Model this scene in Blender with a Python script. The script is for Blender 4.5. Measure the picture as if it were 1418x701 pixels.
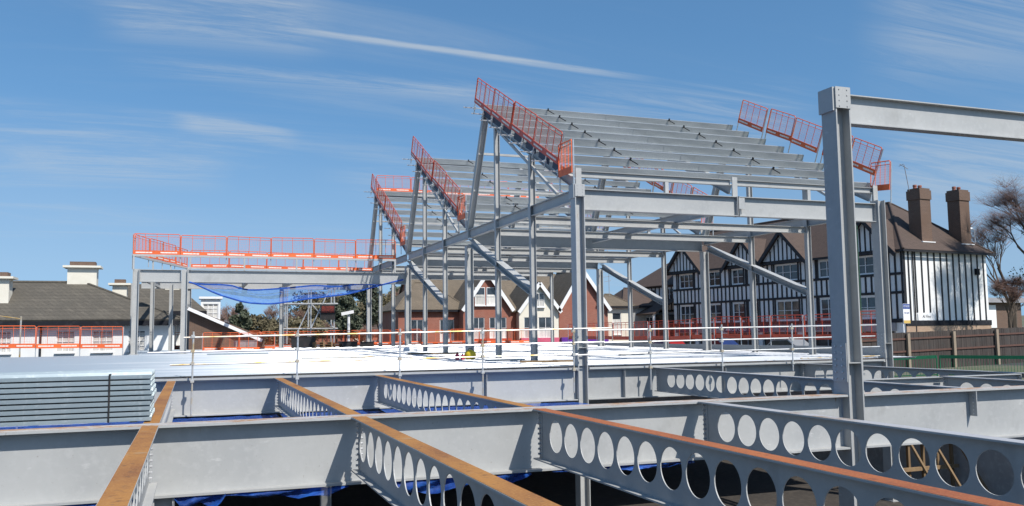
import bpy, math, random
from mathutils import Vector as V, Matrix
R = math.radians
random.seed(7)
for o in list(bpy.data.objects): bpy.data.objects.remove(o)
scene = bpy.context.scene
COL = scene.collection

# ------------------------------------------------------------------ camera
YAW, PITCH, ROLL, FPX, CAMH = R(20.2), R(5.27), R(-0.69), 1200.0, 1.27
fw = V((math.sin(YAW)*math.cos(PITCH), math.cos(YAW)*math.cos(PITCH), math.sin(PITCH)))
rt = V((math.cos(YAW), -math.sin(YAW), 0)); up = rt.cross(fw)
rr = rt*math.cos(ROLL)+up*math.sin(ROLL); uu = up*math.cos(ROLL)-rt*math.sin(ROLL)
cd = bpy.data.cameras.new('camera'); cam = bpy.data.objects.new('camera', cd); COL.objects.link(cam)
cam.matrix_world = Matrix(((rr.x, uu.x, -fw.x, 0), (rr.y, uu.y, -fw.y, 0), (rr.z, uu.z, -fw.z, CAMH), (0, 0, 0, 1)))
cd.sensor_fit = 'HORIZONTAL'; cd.sensor_width = 36; cd.lens = FPX*36/1418
cd.clip_start = 0.05; cd.clip_end = 6000
scene.camera = cam
def ray(x, y): return (fw+rr*((x-709)/FPX)-uu*((y-350.5)/FPX)).normalized()

# ------------------------------------------------------------------ sun, sky, exposure
SUN_TO = V((0.37, -0.80, 1.0)).normalized()          # direction towards the sun
sl = bpy.data.lights.new('sun', 'SUN'); sl.energy = 4.7; sl.angle = R(0.53); sl.color = (1, .955, .89)
so = bpy.data.objects.new('sun', sl); COL.objects.link(so)
so.rotation_euler = SUN_TO.to_track_quat('Z', 'Y').to_euler(); so.location = (0, -20, 60)
scene.view_settings.view_transform = 'Standard'; scene.view_settings.look = 'None'
scene.view_settings.exposure = 0.18; scene.view_settings.gamma = 1.0
world = bpy.data.worlds.new('World'); scene.world = world; world.use_nodes = True
SKY = .124
def sky():
    nt = world.node_tree; N = nt.nodes; L = nt.links; N.clear()
    out = N.new('ShaderNodeOutputWorld'); bg = N.new('ShaderNodeBackground'); bg.inputs[1].default_value = SKY
    st = N.new('ShaderNodeTexSky'); st.sky_type = 'NISHITA'; st.sun_disc = False
    st.sun_elevation = math.asin(SUN_TO.z); st.sun_rotation = math.atan2(SUN_TO.x, SUN_TO.y)
    st.altitude = 50; st.air_density = 1.0; st.dust_density = 0.6; st.ozone_density = 1.6
    tc = N.new('ShaderNodeTexCoord')
    lift = N.new('ShaderNodeVectorMath'); lift.operation = 'MULTIPLY_ADD'; L.new(tc.outputs['Generated'], lift.inputs[0]); lift.inputs[1].default_value = (1, 1, .70); lift.inputs[2].default_value = (0, 0, .17)
    nrm = N.new('ShaderNodeVectorMath'); nrm.operation = 'NORMALIZE'; L.new(lift.outputs[0], nrm.inputs[0]); L.new(nrm.outputs[0], st.inputs[0])
    def math_(op, a, b=None, c=None, clamp=False):
        m = N.new('ShaderNodeMath'); m.operation = op; m.use_clamp = clamp
        for i, v in enumerate((a, b, c)):
            if v is None: continue
            if isinstance(v, (int, float)): m.inputs[i].default_value = v
            else: L.new(v, m.inputs[i])
        return m.outputs[0]
    def dot(vec):
        m = N.new('ShaderNodeVectorMath'); m.operation = 'DOT_PRODUCT'; L.new(tc.outputs['Generated'], m.inputs[0]); m.inputs[1].default_value = vec
        return m.outputs['Value']
    def sstep(v, a, b, c=0., d=1.):
        m = N.new('ShaderNodeMapRange'); m.interpolation_type = 'SMOOTHSTEP'; L.new(v, m.inputs[0])
        for i, q in enumerate((a, b, c, d)): m.inputs[1+i].default_value = q
        return m.outputs[0]
    sep = N.new('ShaderNodeSeparateXYZ'); L.new(tc.outputs['Generated'], sep.inputs[0])
    zz = math_('ADD', sep.outputs[2], .10)
    cx = math_('DIVIDE', sep.outputs[0], zz); cy = math_('DIVIDE', sep.outputs[1], zz)
    comb = N.new('ShaderNodeCombineXYZ'); L.new(cx, comb.inputs[0]); L.new(cy, comb.inputs[1])
    def noise(scale, rot, sc, detail=6, rough=.62, dist=.5):
        mp = N.new('ShaderNodeMapping'); L.new(comb.outputs[0], mp.inputs[0]); mp.inputs['Rotation'].default_value = (0, 0, rot); mp.inputs['Scale'].default_value = sc
        n = N.new('ShaderNodeTexNoise'); L.new(mp.outputs[0], n.inputs[0]); n.inputs['Scale'].default_value = scale
        n.inputs['Detail'].default_value = detail; n.inputs['Roughness'].default_value = rough; n.inputs['Distortion'].default_value = dist
        return n.outputs[0]
    nA = noise(.8, R(14), (.40, 2.4, 1), 9, .70, 1.2)
    nB = noise(.30, R(-10), (.8, 1.3, 1), 3, .5, .3)
    cir = math_('MULTIPLY', sstep(nA, .47, .80), sstep(nB, .40, .66))
    fac = math_('MULTIPLY', cir, .55)
    haze = math_('MULTIPLY', sstep(nB, .42, .72), .08); fac = math_('ADD', fac, haze); fac = math_('ADD', fac, sstep(sep.outputs[2], .0, .26, .36, 0))
    nC = noise(3.0, R(12), (.30, 2.6, 1), 9, .76, .9)
    # long streaks of ice cloud and one vapour trail: (two directions, half width, fade, strength)
    for (a, b, w0, w1, s, rag) in (((352, 34), (918, 113), .0008, .0046, .62, .005), ((150, 86), (760, 140), .003, .016, .40, .010),
                              ((120, 5), (470, 40), .010, .050, .50, .020), ((230, 168), (420, 196), .004, .014, .42, .010),
                              ((10, 218), (330, 240), .008, .030, .30, .014), ((430, 225), (900, 300), .010, .045, .24, .02),
                              ((1180, 40), (1700, 20), .02, .09, .34, .03), ((740, 170), (1150, 165), .01, .05, .30, .02),
                              ((1190, 245), (1600, 225), .015, .075, .38, .03)):
        A, B = ray(*a), ray(*b); n = A.cross(B).normalized(); mid = (A+B).normalized(); t = n.cross(mid).normalized()
        if t.dot(B-A) < 0: t = -t
        half = abs(t.dot(B-A))/2
        dd = math_('ADD', dot(n), math_('MULTIPLY', math_('SUBTRACT', nC, .5), rag*2))
        band = sstep(math_('ABSOLUTE', dd), w0, w1, 1, 0)
        al = sstep(math_('ABSOLUTE', dot(t)), half*.55, half*1.05, 1, 0)
        fwd = sstep(dot(mid), .0, .3)
        wob = sstep(nC, .36, .66, .06 if w1 > .01 else .45, 1)
        k = math_('MULTIPLY', math_('MULTIPLY', band, al), math_('MULTIPLY', math_('MULTIPLY', fwd, wob), s*1.0))
        fac = math_('ADD', fac, math_('MULTIPLY', k, math_('SUBTRACT', 1, fac)))
    fac = math_('MULTIPLY', fac, sstep(sep.outputs[2], -.02, .08)); fac = math_('MINIMUM', fac, .9)
    hs = N.new('ShaderNodeHueSaturation'); hs.inputs['Saturation'].default_value = 1.20
    tint = N.new('ShaderNodeMixRGB'); tint.blend_type = 'MULTIPLY'; tint.inputs[0].default_value = 1; tint.inputs[2].default_value = (.99, 1.06, 1.05, 1); L.new(st.outputs[0], tint.inputs[1]); L.new(tint.outputs[0], hs.inputs['Color'])
    mix = N.new('ShaderNodeMixRGB'); L.new(fac, mix.inputs[0]); L.new(hs.outputs[0], mix.inputs[1]); mix.inputs[2].default_value = (3.9, 4.35, 4.75, 1)
    L.new(mix.outputs[0], bg.inputs[0]); L.new(bg.outputs[0], out.inputs[0])
sky()

# ------------------------------------------------------------------ materials
MATS = {}
def mat(name, col, rough=.6, metal=0., noise=None, bump=0., alpha=None, spec=.4, trans=None, vary=0.):
    """noise: list of (scale, colour, lo, hi, stretch)"""
    m = bpy.data.materials.new(name); m.use_nodes = True; nt = m.node_tree; N = nt.nodes; L = nt.links
    b = N['Principled BSDF']; b.inputs['Roughness'].default_value = rough; b.inputs['Metallic'].default_value = metal
    b.inputs['Specular IOR Level'].default_value = spec
    c = N.new('ShaderNodeRGB'); c.outputs[0].default_value = (*col, 1); cur = c.outputs[0]
    tc = N.new('ShaderNodeTexCoord')
    geo = None
    for i, (sc, c2, lo, hi, stz) in enumerate(noise or []):
        mp = N.new('ShaderNodeMapping'); L.new(tc.outputs['Object'], mp.inputs[0]); mp.inputs['Scale'].default_value = stz; mp.inputs['Location'].default_value = (i*3.1, i*1.7, i*.9)
        n = N.new('ShaderNodeTexNoise'); L.new(mp.outputs[0], n.inputs[0]); n.inputs['Scale'].default_value = sc; n.inputs['Detail'].default_value = 5; n.inputs['Roughness'].default_value = .6
        mr = N.new('ShaderNodeMapRange'); L.new(n.outputs[0], mr.inputs[0]); mr.inputs[1].default_value = lo; mr.inputs[2].default_value = hi
        mx = N.new('ShaderNodeMixRGB'); L.new(mr.outputs[0], mx.inputs[0]); L.new(cur, mx.inputs[1]); mx.inputs[2].default_value = (*c2, 1); cur = mx.outputs[0]; geo = n.outputs[0]
    if vary:
        oi = N.new('ShaderNodeObjectInfo'); mr = N.new('ShaderNodeMapRange'); L.new(oi.outputs['Random'], mr.inputs[0]); mr.inputs[3].default_value = 1-vary; mr.inputs[4].default_value = 1+vary
        mx = N.new('ShaderNodeMixRGB'); mx.blend_type = 'MULTIPLY'; mx.inputs[0].default_value = 1; L.new(cur, mx.inputs[1]); L.new(mr.outputs[0], mx.inputs[2]); cur = mx.outputs[0]
    L.new(cur, b.inputs['Base Color'])
    if bump and geo is not None:
        bp = N.new('ShaderNodeBump'); bp.inputs['Strength'].default_value = bump; bp.inputs['Distance'].default_value = .02; L.new(geo, bp.inputs['Height']); L.new(bp.outputs[0], b.inputs['Normal'])
    if alpha is not None: b.inputs['Alpha'].default_value = alpha
    if trans: b.inputs['Transmission Weight'].default_value = trans
    MATS[name] = m; return m
o1 = (1, 1, 1)
mat('steel', (.405, .408, .398), .5, 0, [(.9, (.35, .355, .352), .38, .72, o1), (9, (.43, .432, .425), .5, .8, o1), (2.2, (.32, .32, .31), .58, .78, (1, 1, .6)), (26, (.24, .22, .20), .66, .76, o1), (5, (.52, .52, .51), .64, .74, (.4, .4, 1)), (1.7, (.30, .21, .14), .705, .75, (3, 3, .5))], .04, spec=.45, vary=.06)
mat('steel_top', (.40, .40, .41), .5, 0, [(2, (.30, .22, .15), .5, .66, (1, 1, 1)), (20, (.45, .45, .46), .5, .8, o1)], .05)
mat('rust_ochre', (.36, .165, .042), .8, 0, [(1.5, (.22, .088, .030), .40, .66, (1, .5, 1)), (40, (.44, .23, .075), .5, .75, o1), (11, (.15, .075, .035), .56, .72, o1), (3, (.34, .25, .15), .64, .74, o1)], .25)
mat('rust_red', (.36, .112, .038), .8, 0, [(1.5, (.26, .075, .030), .40, .66, (1, .5, 1)), (40, (.42, .175, .06), .5, .75, o1), (11, (.18, .065, .035), .56, .72, o1), (3, (.30, .18, .11), .66, .76, o1)], .25)
mat('girder_top', (.42, .40, .38), .6, 0, [(1.6, (.36, .19, .08), .45, .58, (1, 4, 1)), (12, (.5, .48, .46), .5, .7, o1)], .08)
mat('bolt', (.62, .63, .65), .35, .7, [(30, (.4, .4, .4), .5, .7, o1)])
mat('galv', (.385, .41, .42), .42, .35, [(.9, (.50, .525, .53), .42, .65, (.35, 2, 2)), (1.6, (.27, .295, .31), .52, .72, (.4, 3, 3)), (6, (.58, .60, .60), .64, .76, (.3, 2, 2)), (30, (.36, .385, .395), .45, .7, o1)], .04, spec=.5, vary=.07)
mat('deck_metal', (.53, .545, .56), .40, .25, [(.22, (.47, .50, .54), .42, .66, (.25, 1.6, 1)), (3, (.62, .63, .64), .5, .7, (.2, 2, 1)), (1.1, (.34, .37, .41), .57, .66, (.22, 3.5, 1)), (6, (.45, .46, .48), .60, .70, (.15, 2, 1))], .03, spec=.5)
mat('sheet_metal', (.34, .40, .425), .40, .45, [(2, (.27, .33, .355), .4, .7, (.3, 1, 4)), (9, (.45, .50, .52), .55, .75, o1)], .03, vary=.10)
mat('tube', (.66, .665, .66), .38, .55, [(3, (.5, .5, .48), .5, .68, o1), (8, (.42, .27, .12), .62, .72, o1)], .05)
mat('tube_rust', (.60, .59, .55), .42, .45, [(1.2, (.55, .36, .12), .46, .60, o1), (9, (.32, .19, .08), .60, .75, o1)], .05)
mat('orange', (.78, .145, .040), .5, 0, [(2, (.66, .11, .035), .45, .7, o1), (9, (.40, .09, .05), .62, .78, o1)], .02, vary=.14)
mat('red_paint', (.60, .082, .038), .5, 0, [(3, (.46, .06, .03), .45, .7, o1)], .02, vary=.16)
mat('board_print', (.80, .72, .66), .55, 0, [(10, (.74, .45, .32), .52, .62, (1, 1, 1))])
mat('net_blue', (.010, .060, .30), .6, 0, [(5, (.02, .12, .48), .45, .65, (1, 1, 1)), (18, (.008, .05, .30), .5, .7, o1)], .5, vary=.12)
mat('tarp_blue', (.02, .10, .36), .4, 0, [(4, (.05, .22, .62), .5, .66, o1)], .5)
mat('concrete', (.36, .355, .345), .85, 0, [(.5, (.27, .268, .262), .4, .7, o1), (5, (.43, .425, .415), .5, .75, o1), (1.3, (.20, .19, .18), .6, .78, (1, 1, .3))], .2)
mat('pit_floor', (.050, .042, .035), .95, 0, [(.3, (.032, .028, .025), .4, .7, o1), (4, (.085, .072, .058), .5, .75, o1)], .5)
mat('ground', (.13, .125, .10), .95, 0, [(.06, (.09, .11, .05), .4, .6, o1), (1.2, (.18, .16, .13), .5, .75, o1)], .4)
mat('asphalt', (.06, .06, .062), .9, 0, [(.4, (.045, .045, .047), .4, .7, o1), (8, (.085, .085, .085), .5, .75, o1)], .2)
mat('fence_wood', (.062, .050, .045), .9, 0, [(1.2, (.045, .037, .034), .4, .7, (1, 1, .2)), (12, (.082, .067, .058), .5, .75, (1, 1, .1)), (2, (.055, .054, .051), .55, .75, o1)], .25, vary=.16)
mat('fence_rail', (.125, .065, .05), .9, 0, [(6, (.09, .05, .04), .4, .7, o1)], .2)
mat('post_wood', (.32, .255, .19), .85, 0, [(6, (.24, .19, .14), .4, .7, (1, 1, .2))], .2)
mat('timber', (.24, .16, .085), .85, 0, [(5, (.17, .11, .06), .4, .7, (1, 1, .2))], .2, vary=.2)
mat('white_wall', (.80, .80, .785), .8, 0, [(.7, (.72, .72, .70), .45, .75, o1), (3, (.66, .64, .60), .64, .8, (1, 1, .3))], .05)
mat('cream_wall', (.74, .70, .60), .8, 0, [(.8, (.66, .62, .52), .45, .75, o1), (3, (.55, .50, .42), .64, .8, (1, 1, .3))], .05)
mat('black_timber', (.018, .018, .022), .6, 0, [(6, (.035, .034, .036), .5, .7, (1, 1, .2))], .1)
mat('white_trim', (.80, .80, .80), .55, 0, [(3, (.70, .70, .69), .5, .75, o1)])
mat('dark_band', (.012, .013, .018), .95, 0, [(3, (.03, .03, .035), .5, .7, o1)])
mat('glass', (.025, .032, .042), .08, 0, [(1.5, (.05, .06, .075), .45, .65, o1)], spec=.8, vary=.3)
mat('curtain', (.62, .60, .56), .8, 0, [(6, (.45, .44, .42), .45, .65, (1, 1, .1))], vary=.2)
mat('shop_dark', (.035, .033, .035), .4, 0, [(1.5, (.10, .085, .07), .5, .7, o1)])
mat('fascia_navy', (.02, .035, .085), .45, 0, [(3, (.03, .045, .10), .5, .7, o1)])
mat('fascia_grey', (.30, .29, .30), .6, 0, [(3, (.24, .24, .25), .5, .7, o1)])
mat('purple', (.13, .03, .30), .5, 0, [(3, (.10, .025, .24), .5, .7, o1)])
mat('pink', (.62, .12, .20), .5, 0, [(3, (.5, .09, .16), .5, .7, o1)])
mat('letter_white', (.72, .74, .78), .5, 0, [(5, (.6, .62, .66), .5, .7, o1)])
mat('letter_dark', (.03, .03, .03), .5, 0, [(5, (.05, .05, .05), .5, .7, o1)])
mat('board_blue', (.05, .09, .30), .5, 0, [(3, (.04, .07, .24), .5, .7, o1)])
mat('board_gold', (.62, .42, .12), .5, 0, [(3, (.55, .36, .10), .5, .7, o1)])
mat('lamp_green', (.03, .075, .045), .5, 0, [(3, (.02, .055, .03), .5, .7, o1)])
mat('barrier_green', (.015, .16, .075), .5, 0, [(3, (.01, .12, .055), .5, .7, o1)])
mat('yellow_plastic', (.62, .46, .02), .45, 0, [(3, (.50, .36, .02), .5, .7, o1)])
mat('red_plastic', (.55, .04, .09), .45, 0, [(3, (.45, .03, .07), .5, .7, o1)])
mat('black_plastic', (.02, .02, .02), .5, 0, [(3, (.04, .03, .03), .5, .7, o1)])
mat('red_glow', (.20, .03, .02), .6, 0, [(14, (.05, .015, .015), .45, .6, o1)])
mat('white_rag', (.8, .8, .8), .8, 0, [(4, (.7, .7, .72), .5, .7, o1)])
mat('car_silver', (.45, .46, .48), .3, .5, [(2, (.40, .41, .43), .5, .7, o1)])
mat('car_red', (.40, .02, .02), .3, .2, [(2, (.35, .02, .02), .5, .7, o1)])
mat('car_blue', (.03, .06, .20), .3, .3, [(2, (.03, .05, .16), .5, .7, o1)])
mat('tyre', (.02, .02, .02), .8, 0, [(8, (.03, .03, .03), .5, .7, o1)])
mat('bark', (.11, .085, .065), .9, 0, [(5, (.07, .055, .042), .4, .7, (1, 1, .2))], .3)
mat('twig', (.25, .155, .12), .9, 0, [(.5, (.16, .10, .078), .4, .7, o1)], 0, vary=.15)
mat('leaf_pine', (.105, .118, .078), .8, 0, [(.6, (.08, .094, .062), .4, .65, o1), (3, (.05, .075, .032), .55, .75, o1)], 0, vary=.2)
mat('leaf_olive', (.19, .16, .09), .8, 0, [(.6, (.12, .10, .06), .4, .65, o1), (3, (.12, .11, .045), .55, .75, o1)], 0, vary=.2)
mat('leaf_ivy', (.055, .060, .022), .7, 0, [(.8, (.040, .042, .018), .4, .65, o1), (4, (.09, .085, .035), .55, .75, o1)], 0)

def brickmat(name, c1, c2, mortar, scale, w=.225, h=.075, rough=.85, blotch=None, bump=.3, facing=None):
    m = bpy.data.materials.new(name); m.use_nodes = True; nt = m.node_tree; N = nt.nodes; L = nt.links; b = N['Principled BSDF']; b.inputs['Roughness'].default_value = rough
    tc = N.new('ShaderNodeTexCoord'); sp = N.new('ShaderNodeSeparateXYZ'); L.new(tc.outputs['Object'], sp.inputs[0])
    ad = N.new('ShaderNodeMath'); ad.operation = 'ADD'; L.new(sp.outputs[0], ad.inputs[0]); L.new(sp.outputs[1], ad.inputs[1])
    cb = N.new('ShaderNodeCombineXYZ'); L.new(ad.outputs[0], cb.inputs[0]); L.new(sp.outputs[2], cb.inputs[1])
    bt = N.new('ShaderNodeTexBrick'); L.new(cb.outputs[0], bt.inputs[0]); bt.inputs['Color1'].default_value = (*c1, 1); bt.inputs['Color2'].default_value = (*c2, 1); bt.inputs['Mortar'].default_value = (*mortar, 1)
    bt.inputs['Scale'].default_value = scale; bt.inputs['Brick Width'].default_value = w; bt.inputs['Row Height'].default_value = h; bt.inputs['Mortar Size'].default_value = .008; bt.inputs['Bias'].default_value = 0
    n = N.new('ShaderNodeTexNoise'); L.new(tc.outputs['Object'], n.inputs[0]); n.inputs['Scale'].default_value = .9; n.inputs['Detail'].default_value = 6
    mr = N.new('ShaderNodeMapRange'); L.new(n.outputs[0], mr.inputs[0]); mr.inputs[1].default_value = .42; mr.inputs[2].default_value = .75
    mx = N.new('ShaderNodeMixRGB'); L.new(mr.outputs[0], mx.inputs[0]); L.new(bt.outputs[0], mx.inputs[1]); mx.inputs[2].default_value = (*(blotch or c2), 1)
    L.new(mx.outputs[0], b.inputs['Base Color'])
    bp = N.new('ShaderNodeBump'); bp.inputs['Strength'].default_value = bump; bp.inputs['Distance'].default_value = .02; L.new(bt.outputs['Fac'], bp.inputs['Height']); bp.invert = True; L.new(bp.outputs[0], b.inputs['Normal'])
    MATS[name] = m
brickmat('brick_red', (.33, .115, .075), (.27, .085, .055), (.30, .20, .16), 1, blotch=(.30, .10, .065))
brickmat('brick_brown', (.15, .085, .055), (.105, .06, .04), (.19, .155, .13), 1, blotch=(.13, .08, .055))
brickmat('brick_buff', (.42, .29, .19), (.36, .22, .14), (.4, .34, .28), 1, blotch=(.33, .22, .15))
brickmat('tile_brown', (.098, .066, .052), (.074, .050, .040), (.04, .03, .024), 1, w=.18, h=.13, blotch=(.082, .056, .044), bump=.5)
brickmat('tile_grey', (.118, .104, .082), (.088, .078, .062), (.035, .03, .025), 1, w=.30, h=.24, blotch=(.078, .070, .056), bump=.6)
brickmat('tile_tan', (.19, .15, .105), (.15, .118, .083), (.06, .05, .04), 1, w=.18, h=.13, blotch=(.125, .10, .07), bump=.6)

def netmat(name, cov):
    m = MATS['net_blue'].copy(); m.name = name; nt = m.node_tree; N = nt.nodes; L = nt.links
    b = N['Principled BSDF']; tc = N.new('ShaderNodeTexCoord'); n = N.new('ShaderNodeTexNoise'); L.new(tc.outputs['Object'], n.inputs[0]); n.inputs['Scale'].default_value = 4; n.inputs['Detail'].default_value = 5
    mr = N.new('ShaderNodeMapRange'); L.new(n.outputs[0], mr.inputs[0]); mr.inputs[1].default_value = .3; mr.inputs[2].default_value = .7; mr.inputs[3].default_value = cov*.7; mr.inputs[4].default_value = min(1, cov*1.35)
    L.new(mr.outputs[0], b.inputs['Alpha']); MATS[name] = m
netmat('net_thin', .40); MATS['net_thin'].node_tree.nodes['RGB'].outputs[0].default_value = (.015, .13, .55, 1); netmat('net_dense', .62)

# ------------------------------------------------------------------ mesh helpers
class MB:
    def __init__(s): s.v = []; s.f = []; s.mi = []; s.cur = 0
    def add(s, vs, fs):
        o = len(s.v); s.v += [V(p) for p in vs]; s.f += [tuple(i+o for i in f) for f in fs]; s.mi += [s.cur]*len(fs); return s
    def box(s, lo, hi):
        x0, y0, z0 = lo; x1, y1, z1 = hi
        return s.add([(x0, y0, z0), (x1, y0, z0), (x1, y1, z0), (x0, y1, z0), (x0, y0, z1), (x1, y0, z1), (x1, y1, z1), (x0, y1, z1)],
                     [(0, 3, 2, 1), (4, 5, 6, 7), (0, 1, 5, 4), (1, 2, 6, 5), (2, 3, 7, 6), (3, 0, 4, 7)])
    def obox(s, p0, p1, w, h, upv=(0, 0, 1)):
        p0, p1 = V(p0), V(p1); a = (p1-p0).normalized(); u = V(upv); u = (u-a*u.dot(a))
        if u.length < 1e-4: u = V((1, 0, 0)); u = u-a*u.dot(a)
        u.normalize(); r = a.cross(u)
        P = [p+r*(sx*w/2)+u*(sz*h/2) for p in (p0, p1) for sx, sz in ((-1, -1), (1, -1), (1, 1), (-1, 1))]
        return s.add(P, [(0, 1, 2, 3), (7, 6, 5, 4), (0, 4, 5, 1), (1, 5, 6, 2), (2, 6, 7, 3), (3, 7, 4, 0)])
    def tube(s, p0, p1, r0, r1=None, n=8, cap=True):
        p0, p1 = V(p0), V(p1); r1 = r0 if r1 is None else r1; a = (p1-p0).normalized(); u = a.orthogonal().normalized(); w = a.cross(u)
        P = []
        for p, r in ((p0, r0), (p1, r1)):
            for i in range(n):
                t = 2*math.pi*i/n; P.append(p+u*(math.cos(t)*r)+w*(math.sin(t)*r))
        F = [(i, (i+1) % n, n+(i+1) % n, n+i) for i in range(n)]
        if cap: F += [tuple(range(n-1, -1, -1)), tuple(range(n, 2*n))]
        return s.add(P, F)
    def prism(s, poly, p0, su, tu, length_vec):
        """poly: list of (s,t) counter-clockwise; extruded along length_vec"""
        p0, su, tu, lv = V(p0), V(su), V(tu), V(length_vec); n = len(poly)
        P = [p0+su*a+tu*b for a, b in poly]; P += [p+lv for p in P]
        return s.add(P, [tuple(range(n-1, -1, -1)), tuple(range(n, 2*n))]+[(i, (i+1) % n, n+(i+1) % n, n+i) for i in range(n)])
    def build(s, name, m, parent=None, local=False, smooth=False, origin=None):
        me = bpy.data.meshes.new(name)
        if parent is not None and not local:
            o0 = V((0, 0, 0)); q = parent
            while q is not None: o0 += V(q.location); q = q.parent
        elif parent is not None or local: o0 = V((0, 0, 0))
        else:
            if origin is None:
                xs = [p.x for p in s.v]; ys = [p.y for p in s.v]; zs = [p.z for p in s.v]; o0 = V(((min(xs)+max(xs))/2, (min(ys)+max(ys))/2, min(zs)))
            else: o0 = V(origin)
        me.from_pydata([p-o0 for p in s.v], [], s.f)
        for mm in (m if isinstance(m, (list, tuple)) else [m]): me.materials.append(MATS[mm])
        if isinstance(m, (list, tuple)): me.polygons.foreach_set('material_index', s.mi)
        if smooth: me.polygons.foreach_set('use_smooth', [True]*len(me.polygons))
        me.update()
        ob = bpy.data.objects.new(name, me); COL.objects.link(ob)
        if parent is not None: ob.parent = parent
        else: ob.location = o0
        return ob
def tag(o, label=None, cat=None, group=None, kind=None):
    if label: o['label'] = label
    if cat: o['category'] = cat
    if group: o['group'] = group
    if kind: o['kind'] = kind
    return o
def empty(name, loc, rz=0, label=None, cat=None, group=None):
    o = bpy.data.objects.new(name, None); COL.objects.link(o); o.location = loc; o.rotation_euler = (0, 0, rz); o.empty_display_size = .2
    return tag(o, label, cat, group)
def share(ob, name, parent, mw=None):
    c = bpy.data.objects.new(name, ob.data); COL.objects.link(c); c.parent = parent
    if mw is not None: c.matrix_local = mw
    return c
ORD = ['lowest', 'second', 'third', 'fourth', 'fifth', 'sixth', 'seventh', 'eighth', 'ninth', 'tenth']

def iprofile(D, B, tf, tw, top=True):
    t0 = 0 if top else D/2; b = B/2; w = tw/2
    return [(-b, t0-D), (b, t0-D), (b, t0-D+tf), (w, t0-D+tf), (w, t0-tf), (b, t0-tf), (b, t0), (-b, t0), (-b, t0-tf), (-w, t0-tf), (-w, t0-D+tf), (-b, t0-D+tf)]
def frame_axes(p0, p1, upv):
    a = (V(p1)-V(p0)).normalized(); u = V(upv); u = (u-a*u.dot(a)).normalized(); return a, a.cross(u)*-1, u
def isec(mb, p0, p1, D, B, tf, tw, upv=(0, 0, 1), top=True):
    a, r, u = frame_axes(p0, p1, upv)
    r = u.cross(a)*-1
    return mb.prism([(-q[0], q[1]) for q in iprofile(D, B, tf, tw, top)][::-1], p0, r, u, V(p1)-V(p0))
def bolts(pts, nrm, r=.019, l=.026):
    mb = MB(); n = V(nrm).normalized()
    for p in pts: mb.tube(V(p)-n*.004, V(p)+n*l, r, n=6)
    return mb
def beam(name, label, cat, p0, p1, D=.4, B=.2, tf=.02, tw=.012, m='steel', group=None, upv=(0, 0, 1), top=True, plates=True, stiff=(), nb=5):
    mb = MB(); isec(mb, p0, p1, D, B, tf, tw, upv, top); o = mb.build(name, m); tag(o, label, cat, group)
    a, r, u = frame_axes(p0, p1, upv); c0 = V((0, 0, 0)) if not top else -u*(D/2)
    if plates:
        for p, sg in ((V(p0), 1), (V(p1), -1)):
            e = MB(); q = p+c0+a*(sg*.012); e.obox(q-a*.010, q+a*.010, B*1.05, D*1.04, u); e.build('end_plate', m, o)
            pts = [q+u*(D*(k/(nb-1)-.5)*.8)+r*(s*B*.30) for k in range(nb) for s in (-1, 1)]
            tag(bolts(pts, a*sg, .016, .03).build('bolts', 'bolt', o), kind='stuff')
    for f in stiff:
        for s in (-1, 1):
            e = MB(); q = V(p0)+(V(p1)-V(p0))*f+c0+r*(s*(B/4+tw/4)); e.obox(q-u*(D/2-tf-.003), q+u*(D/2-tf-.003), B/2-tw/2-.02, .014, r); 
            e2 = MB(); e2.v = e.v; e2.f = e.f; e2.mi = e.mi
            # plate lies across the beam: rebuild with thickness along the axis
            e2 = MB(); hw = (B/2-tw/2)/2-.006; hh = D/2-tf-.002; th = .007
            P = [q+r*(x*hw)+u*(y*hh)+a*(z*th) for z in (-1, 1) for x, y in ((-1, -1), (1, -1), (1, 1), (-1, 1))]
            e2.add(P, [(0, 3, 2, 1), (4, 5, 6, 7), (0, 1, 5, 4), (1, 2, 6, 5), (2, 3, 7, 6), (3, 0, 4, 7)]); e2.build('stiffener', m, o)
    return o
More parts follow.
